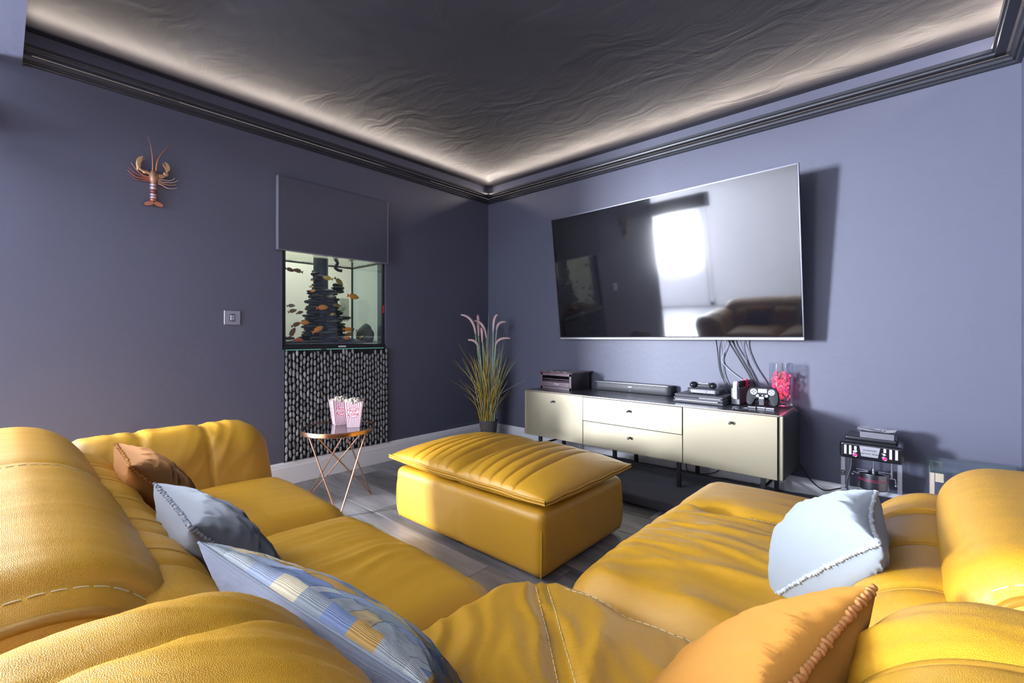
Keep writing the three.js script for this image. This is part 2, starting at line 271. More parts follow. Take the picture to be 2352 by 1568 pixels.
// wrinkles running along direction v (u across), two scales
const wrinkle = (u, v, ph, amp) => amp * (0.75 * ridge(u + 0.10 * noise(v * 3, ph), v * 1.5 + ph, 9) + 0.45 * ridge(u + 0.06 * noise(v * 5, ph + 4), v * 2.4 + ph * 2, 21) + 0.5 * noise(u * 5, v * 1.2, ph) + 0.15 * noise(u * 40, v * 9, ph));
const groove = (x, c, w, d) => -d * Math.exp(-(((x - c) / w) ** 2));
const dimple = (x, z, cx, cz, wx, wz, d) => -d * Math.exp(-(((x - cx) / wx) ** 2 + ((z - cz) / wz) ** 2));
const sofa = thing('sectional_sofa', 'mustard yellow leather L-shaped sectional sofa filling the foreground', 'sofa', [0, 0, 0]);
const raycaster = new THREE.Raycaster();
function stitches(surface, pts, { side = 0.006, both = true, len = 0.011, gap = 0.0045, up = V(0, 1, 0), r = 0.0009 } = {}) {
  // small threads lying on the surface along a path
  const curve = new THREE.CatmullRomCurve3(pts.map(p => V(...p))), L = curve.getLength(), n = Math.floor(L / (len + gap)), gs = [];
  surface.updateMatrixWorld(true);
  const P = curve.getSpacedPoints(n * 2);
  const drop = p => { raycaster.set(p.clone().addScaledVector(up, 0.25), up.clone().negate()); raycaster.far = 0.5; const h = raycaster.intersectObject(surface, false)[0]; return h ? h.point.clone().addScaledVector(up, 0.0006) : null; };
  for (let i = 0; i < n; i++) for (const s of both ? [-1, 1] : [1]) {
    const a = P[2 * i], b = P[2 * i + 1], t = b.clone().sub(a).normalize(), side3 = t.clone().cross(up).normalize().multiplyScalar(side * s);
    const c = a.clone().add(b).multiplyScalar(0.5), A = drop(c.clone().addScaledVector(t, -len / 2).add(side3)), B = drop(c.clone().addScaledVector(t, len / 2).add(side3));
    if (!A || !B || A.distanceTo(B) > len * 3) continue;
    const m = A.clone().add(B).multiplyScalar(0.5).addScaledVector(up, 0.0006);
    gs.push(rod(A.toArray(), m.toArray(), r, 5), rod(m.toArray(), B.toArray(), r, 5));
  }
  return gs.length ? merge(gs) : null;
}
function seamRoll(surface, pts, r, up = V(0, 1, 0), sink = 0.3) {   // a rolled leather seam lying on the surface
  surface.updateMatrixWorld(true); const curve = new THREE.CatmullRomCurve3(pts.map(p => V(...p))), out = [];
  for (const p of curve.getSpacedPoints(26)) { raycaster.set(p.clone().addScaledVector(up, 0.3), up.clone().negate()); raycaster.far = 0.7; const h = raycaster.intersectObject(surface, false)[0]; if (h) out.push(h.point.clone().addScaledVector(up, -r * sink).sub(surface.position)); }
  if (out.length < 4) return;
  const m = mesh('seam_roll', new THREE.TubeGeometry(new THREE.CatmullRomCurve3(out), 60, r, 9), M.leatherFlat, surface); return m;
}
function stitchPart(surface, pts, o) { const g = stitches(surface, pts, o); if (!g) return; g.translate(-surface.position.x, -surface.position.y, -surface.position.z); const m = mesh('stitching', g, M.thread, surface); m.userData.kind = 'stuff'; return m; }
function seat(name, x0, x1, z0, z1, yTop, { h = 0.24, r = 0.085, puff = 0.025, res = 0.009, extra, along = 'z', ph = 0, amp = 0.007, area }) {
  const w = x1 - x0, d = z1 - z0, cx = (x0 + x1) / 2, cz = (z0 + z1) / 2, cy = yTop - h / 2;
  const g = softBox({ w, h, d, r, res, fn(p, n) {
    const a = clamp(p.x / (w / 2), -1, 1), b = clamp(p.z / (d / 2), -1, 1), X = p.x + cx, Z = p.z + cz;
    const up = Math.max(0, n.y), dome = (1 - a ** 4) * (1 - b ** 4);
    let k = puff * (1 - a * a) * (1 - b * b);
    const m = area ? area(X, Z) : 1;
    k += (along === 'z' ? wrinkle(X, Z, ph, amp) : along === 'x' ? wrinkle(Z, X, ph, amp) : wrinkle((X - Z) * 0.7, (X + Z) * 0.7, ph, amp)) * (0.25 + 0.75 * dome) * m;
    if (extra) k += extra(X, Z, n);
    p.y += k * (up > 0.02 ? up ** 0.7 : 0);
    if (n.y < 0.9) { const s = wrinkle(along === 'z' ? X : Z, p.y * 2 + Z, ph + 3, amp * 0.5); p.x += n.x * s; p.z += n.z * s; }
  } });
  const m = mesh(name, g, M.leather, sofa); m.position.set(cx, cy, cz); return m;
}
const band = (x, a, b, s) => sst(a - s, a + s, x) * (1 - sst(b - s, b + s, x));
// left run
const seatA = seat('seat_cushion', 1.185, 1.768, 2.385, 2.96, 0.435, { ph: 1.3, puff: 0.035, amp: 0.0035, along: 'z' });
const seatB = seat('seat_cushion', 1.762, 2.462, 2.395, 2.96, 0.435, { ph: 4.7, puff: 0.040, amp: 0.0075, along: 'z', area: (x, z) => 0.35 + band(x, 1.80, 2.25, 0.08) * 0.8 });
// corner
const seatC = seat('seat_cushion', 2.425, 3.10, 2.318, 3.00, 0.452, { ph: 7.9, puff: 0.030, amp: 0.015, along: 'd', r: 0.055, res: 0.008, extra: (x, z) => {
  const s = ((x - 2.537) - (z - 2.40)) * 0.707, l = ((x - 2.537) + (z - 2.40)) * 0.707;
  return -0.085 * (1 - sst(0, 0.17, x + z - 4.743)) + groove(s, 0, 0.020, 0.010) + 0.007 * Math.exp(-((s / 0.006) ** 2)) + dimple(x, z, 2.715, 2.34, 0.05, 0.035, 0.022) + dimple(x, z, 2.78, 2.34, 0.3, 0.02, 0.006);
} });
// right run (one long top with a tufted seam across it)
const seatD = seat('seat_cushion', 2.522, 3.06, 1.375, 2.330, 0.462, { ph: 12.1, puff: 0.032, amp: 0.0095, along: 'x', res: 0.008, area: (x, z) => 0.3 + band(z, 1.84, 2.26, 0.06), extra: (x, z) => {
  const c = 1.752 + 0.012 * Math.sin((x - 2.55) * 9);
  return groove(z, c, 0.016, 0.012) + groove(z, c, 0.05, 0.012) + dimple(x, z, 2.69, c, 0.045, 0.05, 0.020) + 0.016 * Math.exp(-(((x - 2.62) / 0.05) ** 2 + ((z - c - 0.045) / 0.03) ** 2)) + dimple(x, z, 2.715, 2.345, 0.05, 0.045, 0.026) + 0.014 * Math.exp(-(((x - 2.62) / 0.06) ** 2 + ((z - 2.28) / 0.035) ** 2)) + 0.016 * Math.exp(-(((x - 2.81) / 0.06) ** 2 + ((z - 2.28) / 0.035) ** 2));
} });
stitchPart(seatC, [[2.53, 0.45, 2.393], [2.62, 0.45, 2.483], [2.80, 0.45, 2.663], [2.98, 0.45, 2.843]], { side: 0.0125 });
stitchPart(seatC, [[2.58, 0.45, 2.372], [2.715, 0.45, 2.367], [2.80, 0.45, 2.368], [3.0, 0.45, 2.370]], { side: 0.003, both: false });
stitchPart(seatD, [[2.58, 0.45, 1.752 + 0.012 * Math.sin(0.27)], [2.66, 0.45, 1.762], [2.75, 0.45, 1.764], [2.9, 0.45, 1.750], [3.0, 0.45, 1.743]], { side: 0.0075 });
// upholstered base under the seats
{
  const g = softBox({ w: 1.30, h: 0.24, d: 0.54, r: 0.03, res: 0.04 }); g.translate(1.82, 0.165, 2.69);
  const g2 = softBox({ w: 0.54, h: 0.24, d: 0.88, r: 0.03, res: 0.04 }); g2.translate(2.83, 0.165, 1.90);
  const g3 = softBox({ w: 0.62, h: 0.24, d: 0.62, r: 0.03, res: 0.04 }); g3.translate(2.785, 0.165, 2.665);
  const g4 = softBox({ w: 2.2, h: 0.5, d: 0.30, r: 0.05, res: 0.04 }); g4.translate(2.08, 0.295, 3.13);
  const g5 = softBox({ w: 0.33, h: 0.5, d: 1.46, r: 0.05, res: 0.04 }); g5.translate(3.275, 0.295, 2.43);
  mesh('base', [g, g2, g3, g4, g5], M.leatherFlat, sofa);
  for (const [x, z] of [[1.1, 2.5], [1.1, 3.2], [2.3, 2.5], [2.62, 1.5], [3.38, 1.75], [3.38, 3.2], [2.62, 2.25]]) mesh('foot', rbox(0.05, 0.045, 0.05, 0.006, x, 0.0225, z), M.blackMatte, sofa);
}
// arm at the far left end, channelled
{
  const L = 0.62, cz = 2.735;
  const g = softBox({ w: 0.26, h: 0.58, d: L, r: 0.10, res: 0.010, fn(p, n) {
    const Z = p.z + cz, sides = Math.max(0, n.y) + Math.abs(n.x);
    let k = 0;
    for (const c of [2.635, 2.83]) k += groove(Z, c, 0.006, 0.006) + groove(Z, c, 0.03, 0.004);
    for (const c of [2.635, 2.83]) k += dimple(p.y, Z, 0.205, c, 0.03, 0.025, 0.010);
    k += 0.005 * noise(p.x * 9, p.y * 9, Z * 9) + 0.004 * ridge(Z * 1.0 + p.y * 0.6, p.x * 2 + p.y * 3, 16) * sst(0.02, 0.25, p.y);
    p.x += n.x * k; p.y += n.y * k; p.z += n.z * k * 0.3;
    // roll: leans outwards to the top, bulges
    p.x += -0.055 * sst(-0.1, 0.3, p.y) - 0.02; 
    p.x += 0.03 * Math.sin(clamp((p.y + 0.29) / 0.58, 0, 1) * Math.PI) * Math.sign(n.x);
    p.z += n.z * 0.02 * Math.sin(clamp((p.y + 0.29) / 0.58, 0, 1) * Math.PI);
  } });
  const m = mesh('armrest', g, M.leather, sofa); m.position.set(1.085, 0.345, cz);
}
// lower back cushions: leaning pads with channels
function lowerBack(len, chans, ph) {
  return softBox({ w: len, h: 0.36, d: 0.17, r: 0.075, res: 0.009, fn(p, n) {
    let k = wrinkle(p.x * 0.5, p.y * 2, ph, 0.004);
    for (const c of chans) k += groove(p.x, c, 0.007, 0.005) + groove(p.x, c, 0.03, 0.004);
    const t = clamp((p.y + 0.18) / 0.36, 0, 1); k += 0.02 * Math.sin(t * Math.PI) * Math.max(0, n.z);
    p.x += n.x * k * 0.5; p.y += n.y * k; p.z += n.z * k; 
    p.z += -0.10 * t;                                          // lean back
  } });
}
{
  const m1 = mesh('back_cushion', lowerBack(1.26, [-0.44, -0.25, -0.06, 0.06, 0.25, 0.44], 2.2).rotateY(Math.PI), M.leather, sofa); m1.position.set(1.79, 0.455, 2.93);
  const m2 = mesh('back_cushion', lowerBack(0.66, [-0.13, 0.06, 0.25], 6.1).rotateY(-Math.PI / 2), M.leather, sofa); m2.position.set(3.06, 0.45, 2.02);
}
// headrests
function headrest(len, { h = 0.26, d = 0.33, chans = [], ph = 0, r = 0.10, amp = 0.003, droop = 0.05 }) {
  return softBox({ w: len, h, d, r, res: 0.009, fn(p, n) {
    let k = wrinkle(p.z * 0.3 + p.x, p.z * 0.8, ph, amp) * Math.max(0, n.y + n.z * 0.5 + 0.3);
    for (const c of chans) k += groove(p.x, c, 0.006, 0.008) + groove(p.x, c, 0.028, 0.006);
    const zt = p.z / (d / 2); k += 0.012 * (1 - (p.x / (len / 2)) ** 6);
    p.x += n.x * k * 0.4; p.y += n.y * k; p.z += n.z * k;
    if (n.y > -0.3) p.y -= droop * sst(0.1, 1.0, zt);           // front edge rolls down
    p.y -= 0.02 * sst(0.2, 1.0, -zt);
  } });
}
const headA = mesh('headrest', headrest(1.42, { ph: 3.3, chans: [0.03, -0.655], amp: 0.002, droop: 0.03 }).rotateY(Math.PI), M.leather, sofa); headA.position.set(1.70, 0.575, 3.155);
const headB = mesh('headrest', headrest(0.62, { ph: 8.3, chans: [0.285], amp: 0.0006, d: 0.29, h: 0.23, r: 0.075, droop: 0.008 }).rotateY(-Math.PI / 2), M.leather, sofa); headB.position.set(3.310, 0.598, 2.06);
stitchPart(headA, [[1.73, 0.7, 3.02], [1.735, 0.7, 3.15], [1.735, 0.7, 3.28]], { side: 0.006, both: false, len: 0.012 });
stitchPart(headA, [[2.365, 0.7, 3.03], [2.37, 0.7, 3.15], [2.37, 0.7, 3.28]], { side: 0.006, both: false, len: 0.014 });
stitchPart(headB, [[3.18, 0.7, 2.333], [3.3, 0.7, 2.336], [3.44, 0.7, 2.336]], { side: 0.004, both: false, len: 0.014 });
// corner back pads
const cornerL = mesh('back_cushion', headrest(0.78, { h: 0.42, d: 0.44, r: 0.13, ph: 5.5, amp: 0.005, chans: [0.213, -0.12], droop: 0.03 }).rotateY(Math.PI), M.leather, sofa); cornerL.position.set(2.79, 0.475, 3.10);
const cornerR = mesh('back_cushion', headrest(0.93, { h: 0.42, d: 0.38, r: 0.12, ph: 9.5, amp: 0.004, chans: [-0.27, 0.10], droop: 0.025 }).rotateY(-Math.PI / 2), M.leather, sofa); cornerR.position.set(3.252, 0.490, 2.84);

seamRoll(headA, [[2.385, 0.7, 2.985], [2.388, 0.7, 3.02], [2.388, 0.7, 3.15], [2.388, 0.7, 3.30]], 0.007);
seamRoll(headB, [[3.17, 0.7, 2.352], [3.2, 0.7, 2.350], [3.3, 0.7, 2.350], [3.44, 0.7, 2.350]], 0.006);
for (const z of [1.87, 2.075, 2.27]) seamRoll(sofa.children.filter(o => o.name.startsWith('back_cushion'))[1], [[3.02, 0.5, z], [3.06, 0.6, z], [3.10, 0.64, z], [3.15, 0.66, z]], 0.0032, V(-0.64, 0.77, 0), 0.2);
for (const x of [1.42, 1.60, 1.79, 1.98, 2.17]) seamRoll(sofa.children.filter(o => o.name.startsWith('back_cushion'))[0], [[x, 0.5, 2.90], [x, 0.6, 2.94], [x, 0.64, 2.98], [x, 0.66, 3.03]], 0.0028, V(0, 0.77, -0.64), 0.3);
seamRoll(cornerR, [[3.07, 0.7, 2.57], [3.12, 0.7, 2.57], [3.25, 0.7, 2.57], [3.42, 0.7, 2.57]], 0.005);

// ───────────────────────── ottoman ─────────────────────────
{
  const o = thing('ottoman', 'mustard yellow leather ottoman with a channelled cushion top in the middle of the room', 'ottoman', [1.52, 0, 1.408]);
  const W = 1.0, D = 0.665;
  const g = softBox({ w: W, h: 0.275, d: D, r: 0.036, res: 0.012, fn(p, n) {
    const t = Math.sin(clamp((p.y + 0.137) / 0.275, 0, 1) * Math.PI); let k = 0.004 * t;
    if (Math.abs(n.z) > 0.3) k += groove(p.x, 0, 0.004, 0.004) + groove(p.x, 0, 0.03, 0.003);
    p.x += n.x * k; p.z += n.z * k; p.y += n.y * k;
    if (p.y < -0.09) { p.x *= 1 - 0.02 * sst(-0.09, -0.14, p.y); p.z *= 1 - 0.02 * sst(-0.09, -0.14, p.y); }
  } });
  const b = mesh('base', g, M.leatherFlat, o); b.position.y = 0.147;
  const pip = []; for (const sx of [-1, 1]) for (const sz of [-1, 1]) pip.push(tube([[sx * (W / 2 - 0.018), 0.020, sz * (D / 2 - 0.018)], [sx * (W / 2 - 0.009), 0.06, sz * (D / 2 - 0.009)], [sx * (W / 2 - 0.009), 0.20, sz * (D / 2 - 0.009)], [sx * (W / 2 - 0.022), 0.268, sz * (D / 2 - 0.022)]], 0.004, 24, 6));
  mesh('piping', pip, M.leatherFlat, o);
  for (const sx of [-1, 1]) for (const sz of [-1, 1]) mesh('foot', cyl(0.018, 0.022, 0.03, 14, sx * 0.44, 0.015, sz * 0.27), M.blackMatte, o);
  // cushion: two shells meeting in a piped edge
  const CW = 1.06, CD = 0.70, nx = 300, nz = 90, chan = [-0.345, -0.275, -0.21, -0.145, -0.08, 0.08, 0.145, 0.21, 0.28, 0.35];
  const shell = s => {
    const pg = new THREE.PlaneGeometry(CW, CD, nx, nz).rotateX(-Math.PI / 2), p = pg.attributes.position;
    for (let i = 0; i < p.count; i++) {
      const a = p.getX(i) / (CW / 2), b2 = p.getZ(i) / (CD / 2), x = Math.sign(a) * Math.pow(Math.abs(a), 0.9) * CW / 2, z = Math.sign(b2) * Math.pow(Math.abs(b2), 0.9) * CD / 2;
      const A = x / (CW / 2), B = z / (CD / 2), e = Math.max(0, (1 - A * A)) ** 0.42 * Math.max(0, (1 - B * B)) ** 0.42;
      let y = s > 0 ? 0.098 * e : -0.058 * Math.max(0, 1 - A * A) ** 0.25 * Math.max(0, 1 - B * B) ** 0.25;
      if (s > 0) { const m = Math.max(0, 1 - B * B) ** 0.3; y += m * (groove(x, 0, 0.055, 0.052 * (0.55 + 0.45 * Math.max(0, 1 - B * B))) + groove(x, 0, 0.012, 0.012)); for (const c of chan) y += m * (groove(x, c + 0.012 * Math.sin(B * 2), 0.0055, 0.010) + groove(x, c + 0.012 * Math.sin(B * 2), 0.018, 0.007)); y += 0.004 * e * noise(x * 6, z * 6, 2) + 0.0025 * ridge(x + z * 0.3, z * 2, 14) * m * Math.exp(-(((Math.abs(B) - 0.75) / 0.2) ** 2)); }
      else y += groove(x, 0, 0.02, -0.006);
      const pull = 1 - 0.012 * (1 - Math.max(Math.abs(A), Math.abs(B)) ** 8) - 0.02 * (s < 0 ? 0 : 0);
      p.setXYZ(i, x * pull, y, z * pull);
    }
    if (s < 0) { const ix = pg.index.array; for (let i = 0; i < ix.length; i += 3) { const t = ix[i]; ix[i] = ix[i + 1]; ix[i + 1] = t; } }
    pg.attributes.uv.array.forEach((v, i, ar) => ar[i] = v * (i % 2 ? CD : CW)); pg.computeVertexNormals(); return pg;
  };
  const c = mesh('cushion', [shell(1), shell(-1)], M.leather, o); c.position.y = 0.338;
  const edge = k => { const P = []; for (const [a, b2] of [[-1, -1], [0, -1], [1, -1], [1, 0], [1, 1], [0, 1], [-1, 1], [-1, 0]]) P.push([a * CW / 2 * k, 0, b2 * CD / 2 * k]); return P; };
  const line = y => { const gs = [], q = [[-1, -1], [1, -1], [1, 1], [-1, 1]]; for (let i = 0; i < 4; i++) { const a = q[i], b2 = q[(i + 1) % 4], P = []; for (let k = 0; k <= 12; k++) { const t = k / 12; P.push([(a[0] + (b2[0] - a[0]) * t) * (CW / 2), y + 0.002 * Math.sin(k * 2 + i), (a[1] + (b2[1] - a[1]) * t) * (CD / 2)]); } gs.push(tube(P, 0.0045, 40, 6)); } return gs; };
  mesh('piping', [...line(0.004), ...line(-0.008)], M.leatherFlat, c);
}
// ───────────────────────── left wall: cover panel, fish tank, pebble panel ─────────────────────────
{
  const p = thing('cover_panel', 'dark grey painted panel hanging flat above the fish tank', 'panel', [0, 1.55, 1.554]);
  mesh('board', [rbox(0.032, 0.474, 0.808, 0.003, 0.020, 0.237, 0)], std(lin(0.070, 0.072, 0.104), 0.5), p);
  mesh('edge_trim', [bb(0.002, -0.004, 0.4045, 0.038, 0.476, 0.409), bb(0.002, -0.004, -0.409, 0.038, 0.476, -0.4045), bb(0.004, -0.005, -0.404, 0.034, -0.0005, 0.404)], std(lin(0.20, 0.20, 0.26), 0.4), p);
}
const tank = thing('fish_tank', 'glass fish tank set into the dark wall, lit from behind', 'aquarium', [-0.25, 0.892, 1.532]);
{
  const W = 0.76, D = 0.47, Hh = 0.72, g = 0.008;               // z width, x depth
  const x0 = -D / 2, x1 = D / 2;                                // world x -0.485 .. -0.015
  const pane = (a, b, c, d, e, f) => bb(a, b, c, d, e, f);
  mesh('pane', [pane(x1 - g, 0.03, -W / 2, x1, Hh, W / 2)], M.glass, tank);
  mesh('pane', [pane(x0, 0.03, -W / 2, x0 + g, Hh, W / 2)], phy(lin(0.98, 1, 0.98), 0, { transmission: 1, thickness: 0, ior: 1.45 }), tank);
  mesh('pane', [pane(x0 + g, 0.03, -W / 2, x1 - g, Hh, -W / 2 + g)], phy(lin(0.86, 0.95, 0.96), 0.05, { transmission: 1, thickness: 0, ior: 1.45 }), tank);
  mesh('pane', [pane(x0 + g, 0.03, W / 2 - g, x1 - g, Hh, W / 2)], M.glass, tank);
  mesh('frame', [bb(x1 - 0.012, 0.0, -W / 2, x1 + 0.018, 0.028, W / 2), bb(x1 - 0.012, 0.0, W / 2 - 0.014, x1 + 0.006, Hh, W / 2 + 0.001), bb(x1 - 0.012, 0.0, -W / 2 - 0.001, x1 + 0.006, Hh, -W / 2 + 0.014), bb(x0 - 0.004, 0, -W / 2, x1, 0.028, W / 2)], M.black, tank);
  mesh('silicone_seam', [bb(x0 + g, 0.03, -W / 2 + g, x0 + g + 0.012, Hh, -W / 2 + g + 0.012), bb(x0 + g, 0.03, W / 2 - g - 0.012, x0 + g + 0.012, Hh, W / 2 - g), bb(x0 + g, 0.655, -W / 2 + g, x0 + g + 0.012, 0.668, W / 2 - g), bb(x0 + g, 0.655, -W / 2 + g, x1 - g, 0.668, -W / 2 + g + 0.010)], M.black, tank);
  mesh('water_surface', [new THREE.PlaneGeometry(D - 0.03, W - 0.03, 40, 60).rotateX(Math.PI / 2)].map(q => { const p = q.attributes.position; for (let i = 0; i < p.count; i++) p.setY(i, 0.663 + 0.0025 * noise(p.getX(i) * 30, p.getZ(i) * 14)); q.computeVertexNormals(); return q; }), phy(lin(0.92, 0.97, 0.86), 0.02, { transmission: 0.7, thickness: 0, ior: 1.8 }), tank);
  const edgeBar = m => [bb(x1 + 0.004, -0.004, m[0], x1 + 0.016, 0.004, m[1])];
  mesh('glowing_glass_edge', [...edgeBar([-0.37, 0.09]), ...edgeBar([0.13, 0.37])], new THREE.MeshStandardMaterial({ color: lin(0.2, 0.7, 0.6), emissive: lin(0.25, 0.85, 0.70), emissiveIntensity: 0.55, roughness: 0.2 }), tank);  // glow put into the glass edge itself; it holds no lamp
  mesh('maker_label', [bb(x1 + 0.0181, 0.010, -0.055, x1 + 0.0188, 0.021, 0.003)], std(lin(0.6, 0.6, 0.62), 0.4), tank);
  mesh('lamp_hood', [rbox(0.14, 0.04, 0.70, 0.008, 0, 0.795, 0)], M.black, tank);
  mesh('lamp_glow', [bb(-0.05, 0.7735, -0.31, 0.05, 0.7745, 0.31)], new THREE.MeshStandardMaterial({ color: 0xffffff, emissive: lin(0.9, 1, 0.95), emissiveIntensity: 2 }), tank);
  for (const s of [-1, 1]) mesh('hood_post', [rod([0, 0.735, 0.345 * s], [0, 0.78, 0.345 * s], 0.006), bb(-0.235, 0.72, 0.345 * s - 0.007, 0.235, 0.735, 0.345 * s + 0.007)], M.black, tank);
  mesh('cabinet', [rbox(0.47, 0.886, 0.80, 0.004, 0, -0.4475, 0)], std(lin(0.25, 0.25, 0.25), 0.6), tank);
  const s = mesh('sticker', [bb(x1 + 0.0065, 0.27, -W / 2 + 0.001, x1 + 0.007, 0.33, -W / 2 + 0.012)], std(lin(0.65, 0.02, 0.03), 0.5), tank);
}
{ // fine grey sand on the tank floor
  const g = new THREE.PlaneGeometry(0.445, 0.735, 30, 50).rotateX(-Math.PI / 2), p = g.attributes.position;
  for (let i = 0; i < p.count; i++) p.setY(i, 0.012 + 0.006 * fbm(p.getX(i) * 8, p.getZ(i) * 8, 1, 3) + 0.016 * sst(0.2, -0.2, p.getX(i))); g.computeVertexNormals();
  const sand = mesh('sand', [g, bb(-0.2225, -0.002, -0.3675, 0.2225, 0.004, 0.3675)], std(lin(0.20, 0.18, 0.18), 0.95, { bumpMap: rep(fuzzTex, 0.12), bumpScale: 0.003 }));
  sand.position.set(-0.25, 0.930, 1.532); tag(sand, 'grey sand covering the bottom of the fish tank', 'sand'); sand.userData.kind = 'stuff';
}
// stack of flat dark stones round a pipe
{
  const t = thing('stone_tower', 'tall stack of flat dark stones rising to the top of the fish tank', 'stones', [-0.25, 0.935, 1.532]);
  const mats = [lin(0.018, 0.024, 0.022), lin(0.028, 0.036, 0.032), lin(0.012, 0.015, 0.015), lin(0.05, 0.06, 0.055)].map(c => std(c, 0.5));
  const geos = [0, 1, 2, 3, 4].map(k => { const g = new THREE.SphereGeometry(1, 12, 8), p = g.attributes.position; for (let i = 0; i < p.count; i++) { const v = V().fromBufferAttribute(p, i), s = 1 + 0.16 * noise(v.x * 1.4 + k * 9, v.y * 1.4, v.z * 1.4 + k); p.setXYZ(i, v.x * s, Math.sign(v.y) * Math.abs(v.y) ** 0.75 * s, v.z * s); } return weldNormals(g); });
  for (let lv = 0; lv < 26; lv++) {
    const y = 0.012 + lv * 0.0208, f = lv / 26, R = f < 0.72 ? 0.145 - 0.10 * Math.pow(f / 0.72, 0.9) : 0.048, n = f < 0.4 ? 7 : f < 0.72 ? 6 : 3;
    for (let k = 0; k < n; k++) {
      let a = k / n * Math.PI * 2 + lv * 0.9 + rr(-0.3, 0.3); if (f > 0.72) a = Math.PI / 2 + rr(-0.9, 0.9);
      const m = mesh('stone', geos[Math.floor(rnd() * 5)], mats[Math.floor(rnd() * 3.4)], t), sz = rr(0.034, 0.056) * (f < 0.72 ? 1 : 0.62), rad = R * rr(0.85, 1.15);
      m.scale.set(sz * rr(0.8, 1.1), rr(0.010, 0.0155), sz * rr(0.9, 1.25)); m.position.set(Math.cos(a) * rad * 0.95, y + rr(-0.003, 0.003), Math.sin(a) * rad * 1.05 - 0.012 * (1 - f)); m.rotation.set(rr(-0.12, 0.12), rr(0, 6), rr(-0.12, 0.12));
    }
  }
  for (const [x, z, y, s] of [[0.07, 0.24, 0.008, 0.05], [0.02, 0.26, 0.03, 0.04], [0.12, 0.30, 0.004, 0.035], [0.10, -0.24, 0.006, 0.04], [0.02, -0.21, 0.012, 0.05], [0.14, -0.06, 0.004, 0.05], [0.14, 0.10, 0.004, 0.05], [0.13, 0.02, 0.022, 0.05], [-0.06, -0.155, 0.40, 0.04], [-0.05, -0.15, 0.425, 0.042], [-0.05, -0.148, 0.45, 0.034], [0.0, -0.20, 0.10, 0.05], [0.01, -0.17, 0.19, 0.045]]) { const m = mesh('stone', geos[Math.floor(rnd() * 5)], mats[Math.floor(rnd() * 3)], t); m.scale.set(s, 0.016, s * 1.2); m.position.set(x, y, z); m.rotation.y = rr(0, 6); }
  mesh('pipe', [cyl(0.052, 0.052, 0.62, 24, 0, 0.32, 0.012)], std(lin(0.025, 0.032, 0.03), 0.4), t);
}
{ // jointed return pipe hanging into the water
  const t = mesh('return_pipe', [tube([[-0.17, 1.62, 1.48], [-0.17, 1.57, 1.475], [-0.165, 1.535, 1.455], [-0.17, 1.50, 1.47], [-0.165, 1.482, 1.45], [-0.15, 1.478, 1.425]], 0.012, 30, 12)], M.black); tag(t, 'black jointed pipe dipping into the water from the top of the fish tank', 'pipe');
  const f = thing('suction_filter', 'pale clear suction cup and box stuck on the back glass of the fish tank', 'filter', [-0.46, 1.20, 1.245]);
  mesh('housing', [rbox(0.03, 0.19, 0.075, 0.006)], phy(lin(0.75, 0.78, 0.72), 0.25, { transmission: 0.6, thickness: 0 }), f);
  mesh('suction_cup', lathe([[0, 0.016], [0.012, 0.014], [0.03, 0.003], [0.034, 0], [0, 0]], 24).rotateZ(-Math.PI / 2).translate(0.016, 0.02, 0.028), phy(lin(0.8, 0.82, 0.76), 0.2, { transmission: 0.7, thickness: 0 }), f);
  const r = mesh('tank_rock', [weldNormals(new THREE.DodecahedronGeometry(0.085, 2))].map(g => { const p = g.attributes.position; for (let i = 0; i < p.count; i++) { const v = V().fromBufferAttribute(p, i), s = 1 + 0.35 * noise(v.x * 14, v.y * 14, v.z * 14); p.setXYZ(i, v.x * s, Math.max(-0.05, v.y * 1.1 * s), v.z * s * 0.6); } return weldNormals(g); }), std(lin(0.05, 0.065, 0.055), 0.8));
  r.position.set(-0.13, 0.985, 1.242); tag(r, 'mottled dark rock in the right corner of the fish tank', 'rock');
}
